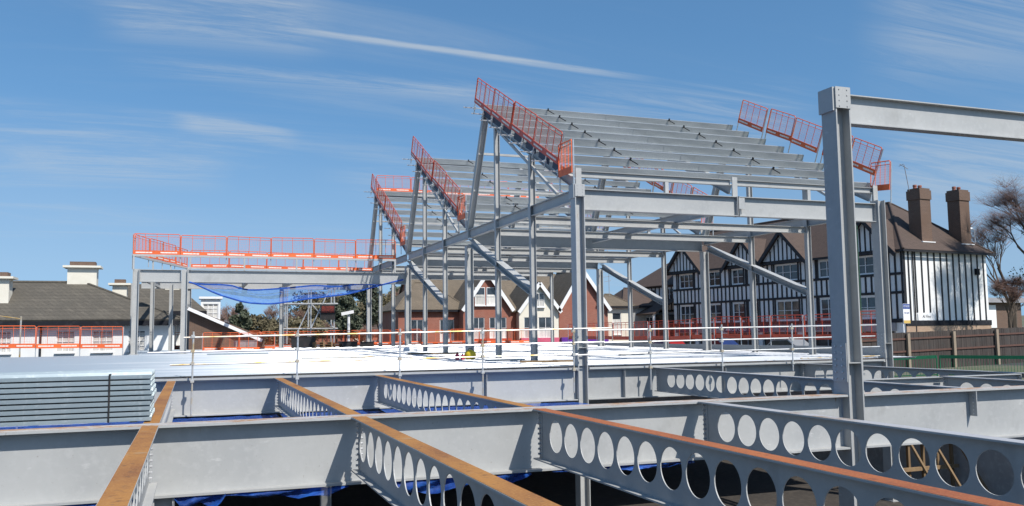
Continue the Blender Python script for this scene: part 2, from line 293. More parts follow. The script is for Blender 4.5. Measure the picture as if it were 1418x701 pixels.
def column(name, label, x, y, z0, z1, W=.36, Dp=.36, tf=.03, tw=.02, m='steel', group=None, base=True, cap=None, webdir=(1, 0, 0), splice=None, cat='column'):
    mb = MB(); isec(mb, (x, y, z0), (x, y, z1), W, Dp, tf, tw, webdir, top=False); o = mb.build(name, m, origin=(x, y, z0)); tag(o, label, cat, group)
    if base:
        b = MB(); b.box((x-W/2-.08, y-Dp/2-.08, z0-.0), (x+W/2+.08, y+Dp/2+.08, z0+.03)); b.build('base_plate', m, o)
    if cap:
        c = MB(); c.box((x-W/2-.004, y-Dp/2-.018, z1-cap), (x+W/2+.004, y-Dp/2-.001, z1+.012)); c.build('cap_plate', m, o)
        pts = [(x+sx*W*.27, y-Dp/2-.018, z1-cap+cap*f) for sx in (-1, 1) for f in (.1, .37, .63, .9)]
        tag(bolts(pts, (0, -1, 0), .014, .012).build('bolts', 'steel_top', o), kind='stuff')
        c = MB(); c.box((x-W/2-.05, y-Dp/2+.02, z1-cap-.05), (x-W/2-.002, y+Dp/2+.02, z1+.01)); c.build('side_plate', m, o)
    if splice:
        zs, hs = splice
        for sg in (-1, 1):
            c = MB(); c.box((x+sg*(W/2+.011)-.009, y-Dp/2+.01, zs-hs/2), (x+sg*(W/2+.011)+.009, y+Dp/2-.01, zs+hs/2)); c.build('splice_plate', m, o)
            pts = [(x+sg*(W/2+.02), y+sy*.09, zs-hs/2+hs*f) for sy in (-1, 1) for f in (.08, .25, .42, .58, .75, .92)]
            tag(bolts(pts, (sg, 0, 0), .018, .022).build('bolts', 'bolt', o), kind='stuff')
        c = MB(); c.box((x-W/2+tf+.002, y-Dp/2+.01, zs-.02), (x+W/2-tf-.002, y+Dp/2-.01, zs)); c.build('cross_plate', m, o)
    return o

# ================================================================== the setting: ground, pit, deck
def gz(x, y):
    t = min(1, max(0, (x+12)/42)); t = t*t*(3-2*t); z = -4.6+3.52*t
    d = max(0, math.hypot(x-20, y-40)-90); z += min(6, d*.022)
    if x > 41: z += min(1.2, (x-41)*.03)
    return z
PX0, PX1, PY0, PY1, PZ = -48, 29.6, -9, 70, -5.4
def make_ground():
    def lines(a, b, keys):
        s = set(keys)
        for k in range(-12, 13): s.add(a+(b-a)*(.5+.5*math.copysign(abs(k/12)**2.4, k)))
        s |= {x for x in range(-60, 121, 12)}
        return sorted(s)
    xs = lines(-2400, 2440, (PX0, PX1)); ys = lines(-2300, 2400, (PY0, PY1)); mb = MB(); idx = {}
    for i, x in enumerate(xs):
        for j, y in enumerate(ys): idx[i, j] = len(mb.v); mb.v.append(V((x, y, gz(x, y))))
    for i in range(len(xs)-1):
        for j in range(len(ys)-1):
            if PX0 <= xs[i] < PX1 and PY0 <= ys[j] < PY1: continue
            mb.f.append((idx[i, j], idx[i+1, j], idx[i+1, j+1], idx[i, j+1])); mb.mi.append(0)
    tag(mb.build('ground', 'ground', origin=(0, 0, 0), smooth=True), kind='structure')
    mb = MB(); mb.box((PX0-.3, PY0-.3, PZ-.3), (PX1+.3, PY1+.3, PZ)); tag(mb.build('pit_floor', 'pit_floor'), kind='structure')
    for nm, lo, hi in (('retaining_wall', (PX1, PY0, PZ), (PX1+.35, PY1, -1.05)), ('retaining_wall', (PX0-.35, PY0, PZ), (PX0, PY1, -4.2)),
                       ('retaining_wall', (PX0, PY1, PZ), (PX1, PY1+.35, -1.9)), ('retaining_wall', (PX0, PY0-.35, PZ), (PX1, PY0, -1.9))):
        mb = MB(); mb.box(lo, hi); tag(mb.build(nm, 'concrete'), kind='structure')
make_ground()
# street in front of the half-timbered parade
mb = MB()
for k in range(12):
    y0, y1 = 28+k*12, 40+k*12
    def sx(y): return 50.8-.1405*(y-51.6)
    P = []
    for y in (y0, y1):
        for dx in (-13.5, -4.2): P.append((sx(y)+dx, y, gz(sx(y)+dx, y)+.03))
    mb.add(P, [(0, 1, 3, 2)])
tag(mb.build('road', 'asphalt', origin=(0, 0, 0)), kind='structure')
mb = MB()
for k in range(12):
    y0, y1 = 28+k*12, 40+k*12
    P = []
    for y in (y0, y1):
        for dx in (-4.2, -.05): 
            for dz in (-.1, .15): P.append((sx(y)+dx, y, gz(sx(y)-4.2, y)+dz))
    mb.add(P, [(1, 3, 7, 5), (0, 1, 5, 4)])
tag(mb.build('pavement', 'concrete', origin=(0, 0, 0)), kind='structure')

Y1, Y2 = 13.85, 27.30
def zd(y): return .075+.0072*(y-Y2)
def make_deck():
    mb = MB(); pitch = .30
    for (x0, x1, ya, yb) in ((-3.4, 27.3, 27.22, 68.3), (-47, -3.4, 27.22, 52.4)):
        y = ya; prof = []
        while y < yb:
            for dy, h in ((0, 0), (.13, 0), (.155, -.055), (.275, -.055)): prof.append((y+dy, h))
            y += pitch
        nx = 10
        base = len(mb.v)
        for (yy, h) in prof:
            for i in range(nx+1): mb.v.append(V((x0+(x1-x0)*i/nx, yy, zd(yy)+h+.05)))
        for j in range(len(prof)-1):
            for i in range(nx):
                a = base+j*(nx+1)+i; mb.f.append((a, a+1, a+nx+2, a+nx+1)); mb.mi.append(0)
    d = mb.build('deck', 'deck_metal', origin=(0, 0, 0)); tag(d, kind='structure')
make_deck()
def dull_deck():
    nt = MATS['deck_metal'].node_tree; N = nt.nodes; L = nt.links; b = N['Principled BSDF']; src = b.inputs['Base Color'].links[0].from_socket
    tc = N.new('ShaderNodeTexCoord'); sp = N.new('ShaderNodeSeparateXYZ'); L.new(tc.outputs['Object'], sp.inputs[0])
    mp = N.new('ShaderNodeMapping'); L.new(tc.outputs['Object'], mp.inputs[0]); mp.inputs['Scale'].default_value = (.10, .8, 1)
    n = N.new('ShaderNodeTexNoise'); L.new(mp.outputs[0], n.inputs[0]); n.inputs['Scale'].default_value = 1.0; n.inputs['Detail'].default_value = 3
    a = N.new('ShaderNodeMath'); a.operation = 'MULTIPLY_ADD'; L.new(n.outputs[0], a.inputs[0]); a.inputs[1].default_value = 14; L.new(sp.outputs[0], a.inputs[2])
    mr = N.new('ShaderNodeMapRange'); L.new(a.outputs[0], mr.inputs[0]); mr.inputs[1].default_value = 5; mr.inputs[2].default_value = 11.5
    mx = N.new('ShaderNodeMixRGB'); L.new(mr.outputs[0], mx.inputs[0]); mx.inputs[1].default_value = (.255, .305, .355, 1); L.new(src, mx.inputs[2]); L.new(mx.outputs[0], b.inputs['Base Color'])
dull_deck()   # duller blue-grey tone towards the inn side of the deck
for xa, xb, lab in ((-47, 12.28, 'thin grey edge trim along the deck lip up to the eaves column'), (12.72, 25.45, 'thin grey edge trim along the deck lip past the eaves column')):
    mb = MB(); mb.box((xa, 27.04, .006), (xb, 27.215, .07)); tag(mb.build('edge_trim', 'steel'), lab, 'edge trim')

# ================================================================== main girders
def girder(label, xa, xb, y, stiff_x, name='plate_girder', D=1.03, B=.40, topm='girder_top', group=None, nobolt=False):
    o = empty(name, (xa, y, -D), 0, label, 'girder', group); tf, tw = .035, .02
    w = MB(); w.box((xa, y-tw/2, -D+tf), (xb, y+tw/2, -tf)); w.build('web', 'steel', o)
    w = MB(); w.box((xa, y-B/2, -tf), (xb, y+B/2, 0)); f = w.build('top_flange', 'steel', o)
    w = MB(); w.box((xa, y-B/2+.01, 0.0005), (xb, y+B/2-.01, .003)); w.build('flange_rust', topm, f)
    w = MB(); w.box((xa, y-B/2, -D), (xb, y+B/2, -D+tf)); w.build('bottom_flange', 'steel', o)
    for xx in stiff_x:
        w = MB(); w.box((xx-.008, y-B/2+.012, -D+tf+.002), (xx+.008, y-tw/2-.001, -tf-.002)); w.build('stiffener', 'steel', o)
    return o
BX = [-.55, 2.45, 5.47, 8.65]
girder('deep grey girder crossing the rusty-topped cellular beams, next one out from the deck edge', -14, 11.90, Y1, [-7])
girder('deep grey girder running on past the tall corner column, with an empty fin plate', 12.30, 25.28, Y1, [])
g2 = girder('deep grey girder carrying the lip of the metal deck up to the eaves column', -46, 12.30, Y2, [9.05, -6, -12])
girder('deep grey girder under the deck lip from the eaves column to the street corner', 12.70, 25.52, Y2, [14.1, 18.2, 21.6])
girder('deep grey girder below the viewpoint at the near end of the cellular beams', -14, 24.9, .2, [])

HP, HD, HZ, CD = .593, .51, -.385, .82
def cellular(x, ya, yb, first, label, topm, B=.235, holes=True, name='cellular_beam', D=CD):
    """beam along Y between ya < yb; hole centres counted back from 'first' (towards the camera)"""
    o = empty(name, (x, ya, -D), 0, label, 'beam', 'cellular beams'); tf, tw = .022, .014
    z0, z1 = -D+tf, -tf
    w = MB(); cs = []; yy = first
    while yy-HP/2 > ya+.25: cs.append(yy); yy -= HP
    hi, lo = cs[0]+HP/2, cs[-1]-HP/2
    w.box((x-tw/2, hi, z0), (x+tw/2, yb, z1)); w.box((x-tw/2, ya, z0), (x+tw/2, lo, z1))
    n = 36
    for c in cs:
        ring, rect = [], []
        for k in range(n):
            t = 2*math.pi*(k+.5)/n; dy, dz = math.cos(t), math.sin(t)
            ring.append((c+dy*HD/2, HZ+dz*HD/2))
            sc = min((HP/2)/abs(dy) if abs(dy) > 1e-6 else 9, ((z1-HZ) if dz > 0 else (HZ-z0))/abs(dz) if abs(dz) > 1e-6 else 9)
            rect.append((c+dy*sc, HZ+dz*sc))
        # push the nearest outline points into the corners
        for cy, cz in ((c+HP/2, z1), (c-HP/2, z1), (c-HP/2, z0), (c+HP/2, z0)):
            k = min(range(n), key=lambda q: (rect[q][0]-cy)**2+(rect[q][1]-cz)**2); rect[k] = (cy, cz)
        P = []
        for xs in (x-tw/2, x+tw/2):
            P += [(xs, a, b) for a, b in ring]+[(xs, a, b) for a, b in rect]
        F = []
        for k in range(n):
            k2 = (k+1) % n
            F.append((k, n+k, n+k2, k2)); F.append((2*n+k, 2*n+k2, 3*n+k2, 3*n+k)); F.append((k, k2, 2*n+k2, 2*n+k))
        w.add(P, F)
    w.build('web', 'steel', o)
    w = MB(); w.box((x-B/2, ya, -tf), (x+B/2, yb, 0)); f = w.build('top_flange', 'steel', o)
    w = MB(); w.box((x-B/2+.006, ya, .0005), (x+B/2-.006, yb-.002, .004)); w.build('flange_rust', topm, f)
    w = MB(); w.box((x-B/2, ya, -D), (x+B/2, yb, -D+tf)); w.build('bottom_flange', 'steel', o)
    for ye, sg in ((yb, -1), (ya, 1)):
        e = MB(); e.box((x-.012-.004, ye+sg*.02-.13*(sg < 0), z0+.02), (x-.004-.004, ye+sg*.02+.13*(sg > 0), z1-.02)); e.build('fin_plate', 'steel', o)
        pts = [(x-.016, ye+sg*.07, z0+.07+k*.082) for k in range(9)]
        tag(bolts(pts, (-1, 0, 0), .02, .04).build('bolts', 'bolt', o), kind='stuff')
        pts = [(x+.008, ye+sg*.07, z0+.07+k*.082) for k in range(9)]
        tag(bolts(pts, (1, 0, 0), .02, .04).build('bolts', 'bolt', o), kind='stuff')
    return o
nearlab = ['rusty ochre topped cellular beam running out from beside the stack of steel sheets', 'rusty ochre topped cellular beam running out from the girder, next to the sheet-stack beam',
           'cellular beam with the reddest rusty top, running out from the girder', 'cellular beam with a clean grey top, running out from the girder to the tall corner column side']
farlab = ['ochre topped cellular beam between the two girders, under the stack of steel sheets', 'ochre topped cellular beam between the two girders, one bay from the sheet stack',
          'ochre topped cellular beam between the two girders, two bays from the sheet stack', 'grey cellular beam between the two girders, hidden beside the eaves column']
for i, x in enumerate(BX):
    cellular(x, .42, Y1-.02 if 0 else Y1-.215, 12.93 if i != 1 else 13.26, nearlab[i], ('rust_ochre', 'rust_ochre', 'rust_red', 'steel_top')[i])
    if i < 3: cellular(x, Y1+.215, Y2-.215, 26.0 if i != 2 else 25.95, farlab[i], 'rust_ochre')
cellular(15.33, Y1+.215, Y2-.215, 26.1, 'shaded grey cellular beam between the girders, first beyond the tall corner column', 'steel_top')
cellular(18.6, Y1+.215, 17.75, 17.0, 'short shaded grey cellular beam behind the girder past the empty fin plate', 'steel_top')
cellular(21.6, Y1+.215, Y2-.215, 26.2, 'shaded grey cellular beam between the girders nearest the concrete retaining wall', 'steel_top')
beam('trimmer_beam', 'grey trimmer beam linking two shaded cellular beams behind the tall corner column', 'beam', (15.46, 17.9, -.02), (21.46, 17.9, -.02), .6, .22, .02, .012, nb=6)
# empty fin plate on the girder past the corner column
e = MB(); e.box((15.17, Y1-.20, -.55), (15.186, Y1-.012, -.04)); fo = e.build('fin_plate', 'steel'); tag(fo, 'bare bolted fin plate standing out from the girder past the corner column', 'plate')
tag(bolts([(15.168, Y1-.12, -.5+k*.075) for k in range(6)], (-1, 0, 0), .016, .01).build('bolts', 'bolt', fo), kind='stuff')
for xx, lab in ((-.35, 'grey column under the girder beside the sheet-stack beam'),):
    column('column', lab, xx, Y1, PZ, -1.04, .3, .3)
for xx, lab in ((-6, 'grey column in the pit under the deck girder behind the sheet stack'), (3.9, 'grey column in the dark pit under the deck girder')):
    column('column', lab, xx, Y2, PZ, -1.04, .3, .3)
for k, (xx, yy) in enumerate(((-6, 40), (3.9, 40), (3.9, 52.8), (12.5, 40), (12.5, 52.8), (25.7, 40))):
    column('column', 'grey column in the dark under the metal deck', xx, yy, PZ, -.1, .3, .3, group='columns under the deck')

# tall corner column and its high beam
column('column', 'tall grey corner column standing free with a bolted cap and one high beam', 12.1, Y1, PZ, 6.08, .36, .42, splice=(.62, .75), cap=.42)
beam('high_beam', 'long grey beam held high by the tall corner column, running out to the right', 'beam', (12.30, Y1+.0, 5.99), (25.3, Y1+.0, 5.99), .60, .24, .022, .013, nb=5)
column('column', 'grey column holding the far end of the high beam', 25.5, Y1, PZ, 6.0, .36, .34)

# ================================================================== saw-tooth roof building
XL, XM, XR = 12.5, 19.05, 25.72
G = [27.42, 40.0, 52.8, 65.5]; ZE = 6.25
side = {XL: 'on the verge side over the open deck', XM: 'mid roof', XR: 'on the verge side facing the half-timbered parade'}
rowname = ['front', 'second', 'third', 'rearmost']
for gi, gy in enumerate(G):
    for x in (XL, XR):
        s = 'open-deck' if x == XL else 'street'
        if gi == 0 and x == XL:
            column('column', 'grey eaves column with bolted cap plate rising from the deck lip, cellular beams before it', x, Y2, PZ, 6.38, .36, .42, cap=.42, splice=(.75, .8))
        elif gi == 0:
            column('column', 'grey eaves column at the street corner of the front saw-tooth bay', x, Y2, PZ, 6.38, .36, .42, splice=(.7, .8))
        else:
            column('column', f'grey eaves column on the {s} side at the {rowname[gi]} roof valley', x, gy, zd(gy)+.045, 5.49 if x == XL else 5.49, .34, .34)
for gi, gy in enumerate(G):
    y = gy if gi else Y2+.02
    lab = 'deep grey eaves beam spanning the front of the saw-tooth roof' if gi == 0 else f'deep shaded valley beam across the roof at the {rowname[gi]} column row'
    beam('eaves_beam', lab, 'beam', (XL+.2, y, ZE), (XM-.03, y, ZE), .74, .28, .026, .014, nb=6) if gi == 0 else beam('valley_beam', lab, 'beam', (XL+.2, y, ZE-.02), (XR-.2, y, ZE-.02), .74, .28, .026, .014, nb=6)
    if gi == 0: beam('eaves_beam', 'deep grey eaves beam spanning the front of the roof, street half', 'beam', (XM+.03, y, ZE), (XR-.2, y, ZE), .74, .28, .026, .014, nb=6)
mb = MB(); mb.box((XM+.0, Y2-.14, 5.78), (XM+.26, Y2-.128+.02, 6.20)); mb.build('splice_plate', 'steel', bpy.data.objects['eaves_beam'])
for gi in range(3):
    y0, y1 = G[gi]+.2, G[gi+1]-.2
    if gi == 0: y0 = 27.67
    for x, nm in ((XL, 'open-deck'), (XR, 'street')):
        beam('side_eaves_beam', f'grey side eaves beam on the {nm} side between the {rowname[gi]} and {rowname[gi+1]} column rows', 'beam', (x, y0, ZE), (x, y1, ZE), .40, .22, .02, .012, plates=(gi == 0), stiff=(.33, .66))
    beam('spine_beam', f'shaded beam along mid roof between the {rowname[gi]} and {rowname[gi+1]} column rows', 'beam', (XM, y0-.05, ZE-.1), (XM, y1+.05, ZE-.1), .38, .2, .02, .012, plates=False)
SEC = [G[0]+4.18, G[0]+8.36, G[1]+4.27, G[1]+8.54, G[2]+4.2, G[2]+8.4]
for k, y in enumerate(SEC):
    gi = k//2
    beam('cross_beam', f'light cross beam at eaves level in the {rowname[gi]} roof bay, {"nearer its front" if k % 2 == 0 else "nearer its back"}', 'beam', (XL+.12, y, ZE-.42), (XR-.12, y, ZE-.42), .28, .18, .016, .01, plates=False)

for gi in (1, 2, 3):  # overhanging trays added to shade the webs of the valley beams
    y = G[gi]; b = MB(); b.box((XL-.05, y-.72, ZE+.03), (XR+.05, y+.35, ZE+.045)); b.box((XL-.05, y+.35, ZE+.03), (XR+.05, y+.365, ZE+.24))
    tag(b.build('valley_shade_tray', 'galv'), f'long galvanised tray added to shade the {rowname[gi]} valley beam', 'gutter')
PURL = {}
def zigzag(n):  # Z section, local: x along, y up-slope, z normal
    pass
SL = math.atan(.489); cs_, sn_ = math.cos(SL), math.sin(SL)
PD = .29
def purlin_mesh():
    mb = MB(); t = .008; f = .085; lip = .02
    poly = [(-f, -PD), (0, -PD), (0, -PD)]
    # web, top flange (up slope), bottom flange (down slope), lips
    L0, L1 = XL-.18, XR+.22
    def strip(a, b, th, n):
        (y0, z0), (y1, z1) = a, b
        mb.obox((L0, (y0+y1)/2, (z0+z1)/2), (L1, (y0+y1)/2, (z0+z1)/2), math.hypot(y1-y0, z1-z0), th, n)
    mb.box((L0, -t/2, -PD+t), (L1, t/2, -t)); mb.box((L0, -t/2, -t), (L1, f, 0)); mb.box((L0, -f, -PD), (L1, t/2, -PD+t))
    mb.box((L0, f-t, -t-lip), (L1, f, -t)); mb.box((L0, -f, -PD+t), (L1, -f+t, -PD+t+lip))
    return mb
proto = {}
def tooth(ti, yoff):
    y0 = 27.84+yoff; z0 = 7.20
    nm = ('front', 'middle', 'rear')[ti]
    for r in range(8):
        yy = y0+r*1.345; zz = z0+.489*(yy-y0)
        if 'p' not in proto:
            ob = purlin_mesh().build('purlin', 'galv', local=True); proto['p'] = ob
        else:
            ob = bpy.data.objects.new('purlin', proto['p'].data); COL.objects.link(ob)
        ob.location = (0, yy, zz); ob.rotation_euler = (SL, 0, 0)
        tag(ob, f'galvanised purlin on the {nm} saw-tooth slope, {ORD[r]+" up from the gutter" if r else "lowest, just above the gutter"}', 'purlin', f'purlins of the {nm} saw-tooth')
        if r > 0:
            for xc in (15.6, 22.15):
                if 'c' not in proto:
                    c = MB(); c.box((xc-.02, -.10, -.02-.02), (xc+.02, -.01, .075)); c.obox((xc+.02, -.05, -.03), (xc+.30, -.18, -.15), .035, .035); proto['c'] = c.build('cleat', 'black_plastic', ob, local=True)
                else:
                    c = bpy.data.objects.new('cleat', proto['c'].data); COL.objects.link(c); c.parent = ob; c.location = (xc-15.6, 0, 0)
        for xs in (XM,):
            if 's' not in proto:
                c = MB(); c.box((xs-.35, -.014, -PD+.015), (xs+.35, -.005, -.015)); proto['s'] = c.build('sleeve', 'galv', ob, local=True)
            else:
                c = bpy.data.objects.new('sleeve', proto['s'].data); COL.objects.link(c); c.parent = ob
    # rafters
    yt = y0+7*1.345+.35
    def zr(y): return z0+.489*(y-y0)-PD/cs_-.012
    for x, sd in ((XL, 'open-deck verge'), (XM, 'mid roof'), (XR, 'street verge')):
        beam('rafter', f'sloping steel rafter of the {nm} saw-tooth at the {sd}', 'rafter', (x, y0-.25, zr(y0-.25)), (x, yt, zr(yt)), .36, .18, .018, .011, upv=(0, -sn_, cs_), plates=False)
        yb = G[ti+1]-.12
        zt = zr(yt)-.36
        isx = beam('north_light_post', f'leaning north-light post at the back of the {nm} saw-tooth, {sd}', 'post', (x, yb, ZE+.01), (x, yt-.30, zt), .28, .26, .025, .016, upv=(1, 0, 0), top=False, plates=False)
    # gutter beam and ridge rail
    for xa, xb, hl in ((XL+.1, XM-.12, 'open-deck half'), (XM+.12, XR+.1, 'street half')):
        beam('gutter_beam', f'low gutter beam under the {nm} saw-tooth purlins, {hl}', 'beam', (xa, y0-.32, 6.93), (xb, y0-.32, 6.93), .22, .17, .016, .01, plates=False)
        xm = (xa+xb)/2
        for xx in ((xm+.4,) if xa < XM else (xm, )):
            b = MB(); b.box((xx-.07, y0-.40, ZE+.002), (xx+.07, y0-.26, 6.705)); tag(b.build('stub_post', 'steel'), f'short stub post propping the {nm} gutter beam, {hl}', 'post')
    for x, sd in ((XL+.1, 'open-deck end'), (XM, 'mid length'), (XR, 'street end')):
        b = MB(); b.box((x-.11, y0-.46, ZE+.002), (x+.11, y0-.45+.03, 7.02)); b.box((x-.01, y0-.415, ZE+.002), (x+.01, y0-.25, 6.70))
        tag(b.build('gutter_bracket', 'steel'), f'flat grey plate bracket holding up the {nm} gutter beam at its {sd}', 'bracket')
    beam('ridge_rail', f'thin steel ridge rail along the top of the {nm} saw-tooth', 'rail', (XL-.05, yt-.15, zr(yt)-.05), (XR+.05, yt-.15, zr(yt)-.05), .16, .10, .01, .008, plates=False)
    for tt in (.36, .68):
        yb = G[ti+1]-.12; ya = yt-.30; zt = zr(yt)-.36
        yy = yb+(ya-yb)*tt; zz = ZE+(zt-ZE)*tt
        b = MB(); b.obox((XL-.1, yy+.02, zz), (XR+.1, yy+.02, zz), .10, .10); tag(b.build('north_light_rail', 'steel'), f'{"lower" if tt < .5 else "upper"} horizontal rail between the leaning posts of the {nm} saw-tooth', 'rail')
    # posts between deck and rafter at both verges
    for k, yy in enumerate((SEC[ti*2], SEC[ti*2+1])):
        for x, sd in ((XL, 'open-deck'), (XR, 'street')):
            zb = zd(yy)+.05; zt = zr(yy)-.39
            b = MB(); isec(b, (x, yy, zb), (x, yy, zt), .22, .20, .016, .012, (1, 0, 0), False)
            o = tag(b.build('wind_post', 'steel', origin=(x, yy, zb)), f'slim wind post on the {sd} side, {"first" if k == 0 else "second"} behind the {rowname[ti]} eaves column', 'post')
            c = MB(); c.box((x-.16, yy-.15, zb-.0), (x+.16, yy+.15, zb+.02)); c.build('base_plate', 'steel', o)
            c = MB(); c.box((x-.135, yy-.125, ZE-.50), (x-.115, yy+.125, ZE+.12)); c.build('cleat_plate', 'steel', o)
    if ti < 2:
        for x, sd in ((XL, 'open-deck'), (XR, 'street')):
            ya, yb = G[ti+1]-.45, SEC[ti*2]+.05
            beam('raking_brace', f'thick raking brace on the {sd} side dropping from the {rowname[ti+1]} column head', 'brace', (x, ya, 5.78), (x, yb, 3.05), .28, .34, .024, .014, plates=False)
            b = MB(); b.obox((x, SEC[ti*2+1]-.2, zr(SEC[ti*2+1])-.55), (x, y0+1.2, ZE+.1), .10, .10); tag(b.build('side_brace', 'steel'), f'slim diagonal tie under the {nm} rafter on the {sd} side', 'brace')
    return y0, yt, zr
TE = []
for ti in range(3): TE.append(tooth(ti, ti*12.69))

# ================================================================== orange edge protection
PL, PH = 2.5, 1.15
def panel_proto(fm, tm):
    d = {}
    mb = MB(); r = .022
    mb.tube((.06, 0, PH), (PL-.06, 0, PH), r, n=6)
    mb.tube((.0, 0, .0), (.0, 0, PH-.06), r, n=6); mb.tube((PL, 0, 0), (PL, 0, PH-.06), r, n=6)
    mb.tube((0, 0, PH-.06), (.06, 0, PH), r, n=6); mb.tube((PL, 0, PH-.06), (PL-.06, 0, PH), r, n=6)
    mb.tube((0, 0, PH-.14), (PL, 0, PH-.14), .014, n=6)
    for k in (1, 2, 3): mb.tube((PL*k/4, 0, .2), (PL*k/4, 0, PH), .015, n=6)
    d['frame'] = mb.build('frame', fm, local=True)
    mb = MB(); w = .0046 if fm == 'orange' else .0034
    for k in range(1, 24): mb.obox((PL*k/24, 0, .22), (PL*k/24, 0, PH-.14), w, w)
    for k in range(1, 8): mb.obox((0, 0, .22+k*.1), (PL, 0, .22+k*.1), w, w)
    d['mesh'] = mb.build('mesh_infill', fm, local=True)
    mb = MB(); mb.box((-.02, -.012, -.02), (PL+.02, .012, .22)); d['toe'] = mb.build('toe_board', tm, local=True)
    mb = MB()
    for a, b in ((.12, 1.0), (1.45, 2.35)): mb.box((a, -.0155, .065), (b, -.0125, .135))
    for a, b in ((.12, 1.0), (1.45, 2.35)): mb.box((a, .0125, .065), (b, .0155, .135))
    d['print'] = mb.build('printed_band', 'board_print', local=True)
    return d
PP = {'orange': panel_proto('orange', 'orange'), 'red': panel_proto('red_paint', 'red_paint')}
PPUSED = {'orange': set(), 'red': set()}
mb = MB(); mb.tube((0, 0, -.55), (0, 0, 1.12), .026, n=6); POST = mb.build('tube_post', 'tube', local=True)
mb = MB(); mb.tube((0, -.55, -.30), (0, .35, -.30), .026, n=6); mb.box((-.05, -.05, -.36), (.05, .05, -.24)); ARM = mb.build('clamp_arm', 'tube', local=True)
def use(ob, name, parent):
    if ob.parent is None and not ob.get('used'): ob['used'] = 1; ob.parent = parent; c = ob
    else: c = bpy.data.objects.new(name, ob.data); COL.objects.link(c); c.parent = parent
    return c
def guard(p0, p1, n, label, group, colr='orange', band=True, posts=True, arms=False, gaps=(), mesh=True, ordn='', postlab=None):
    p0, p1 = V(p0), V(p1); d = p1-p0; a = d.normalized(); L = d.length/n
    z = (V((0, 0, 1))-a*a.z).normalized(); y = z.cross(a)
    for k in range(n):
        if k in gaps: continue
        jit = random.uniform(-.03, .03)
        o = p0+a*(L*k+.03)+y*(.012*(-1)**k)+z*jit
        e = empty('edge_barrier', (0, 0, 0)); lab = label if n == 1 else f'{label}, {["first", "second", "third", "fourth", "fifth", "sixth", "seventh", "eighth", "ninth", "tenth", "eleventh", "twelfth", "thirteenth", "fourteenth"][k]} {ordn}'.strip()
        tag(e, lab, 'barrier', group)
        tilt = random.uniform(-.02, .02)
        aa = (a+z*tilt).normalized(); zz = (z-a*tilt).normalized(); yy = zz.cross(aa)
        M = Matrix(((aa.x, yy.x, zz.x, o.x), (aa.y, yy.y, zz.y, o.y), (aa.z, yy.z, zz.z, o.z), (0, 0, 0, 1))) @ Matrix.Diagonal(((L-.06)/PL, 1, 1, 1))
        e.matrix_world = M
        D = PP[colr]
        use(D['frame'], 'frame', e); 
        if mesh: use(D['mesh'], 'mesh_infill', e)
        use(D['toe'], 'toe_board', e)
        if band: use(D['print'], 'printed_band', e)
    if posts:
        for k in range(2*n+1):
            if k % 2 == 1 and not arms: continue
            o = p0+a*(L*k/2)+y*.06
            e = empty('barrier_post', (0, 0, 0)); q_ = k if arms else k//2; nn_ = 2*n+1 if arms else n+1
            ol = (', upslope end', ', downslope end')[q_] if nn_ < 3 else ', '+['first', 'second', 'third', 'fourth', 'fifth', 'sixth', 'seventh', 'eighth', 'ninth', 'tenth', 'eleventh', 'twelfth', 'thirteenth', 'fourteenth', 'fifteenth'][q_]
            tag(e, (postlab or ('tube post of '+label.replace(' guard panel', ' guards')))+ol, 'barrier post', group+' posts')
            e.matrix_world = Matrix(((a.x, y.x, z.x, o.x), (a.y, y.y, z.y, o.y), (a.z, y.z, z.z, o.z), (0, 0, 0, 1)))
            use(POST, 'tube_post', e)
            if arms: 
                c = use(ARM, 'clamp_arm', e)
names3 = ('front', 'middle', 'rear')
for ti in range(3):
    y0, yt, zr = TE[ti]; off = ti*12.69
    guard((12.2, 38.05+off, 12.12), (12.2, 28.25+off, 7.32), 4, f'orange guard panel on the open-deck verge, {names3[ti]} saw-tooth', f'verge guards of the {names3[ti]} saw-tooth, open-deck side', 'red', True, True, True, ordn='from the top', postlab=f'galvanised clamp post on the open-deck verge, {names3[ti]} saw-tooth')
    guard((12.2, 28.25+off, 6.85), (12.25, 27.15+off, 6.85), 1, f'narrow orange guard at the open-deck gutter foot of the {names3[ti]} saw-tooth', f'gutter foot guards', 'orange', False, True, postlab=f'post of the gutter-foot guard on the {names3[ti]} saw-tooth, open-deck side')
    if ti == 0:
        pts = [((26.05, 37.0, 11.95), (26.05, 35.0, 11.02)), ((26.05, 34.75, 10.90), (26.05, 32.95, 10.05)), ((26.05, 32.95, 10.05), (26.05, 31.15, 9.18)), ((26.05, 30.85, 9.0), (26.05, 29.3, 8.28)), ((26.05, 29.3, 8.28), (26.05, 27.75, 7.52))]
    else:
        pts = [((26.05, 37.0+off-k*1.95, 11.95-k*.93), (26.05, 35.15+off-k*1.95, 11.07-k*.93)) for k in range(5)]
    for k, (a, b) in enumerate(pts):
        guard(a, b, 1, f'red guard panel on the street verge, {names3[ti]} saw-tooth, {("topmost", "second", "third", "fourth", "lowest")[k]}', f'verge guards of the {names3[ti]} saw-tooth, street side', 'orange', True, True, postlab=f'post of the {("topmost", "second", "third", "fourth", "lowest")[k]} street verge guard, {names3[ti]} saw-tooth')
    guard((26.05, 28.05+off, 6.88), (26.05, 26.95+off, 6.80), 1, f'small red guard at the street gutter end of the {names3[ti]} saw-tooth', 'gutter end guards', 'orange', False, True, postlab=f'post of the small street gutter end guard on the {names3[ti]} saw-tooth')
mat('verge_shade', (.025, .035, .06), .6, 0, [(4, (.04, .05, .075), .45, .7, o1)])  # dark navy that paints in the rafter's shade under the verge boards
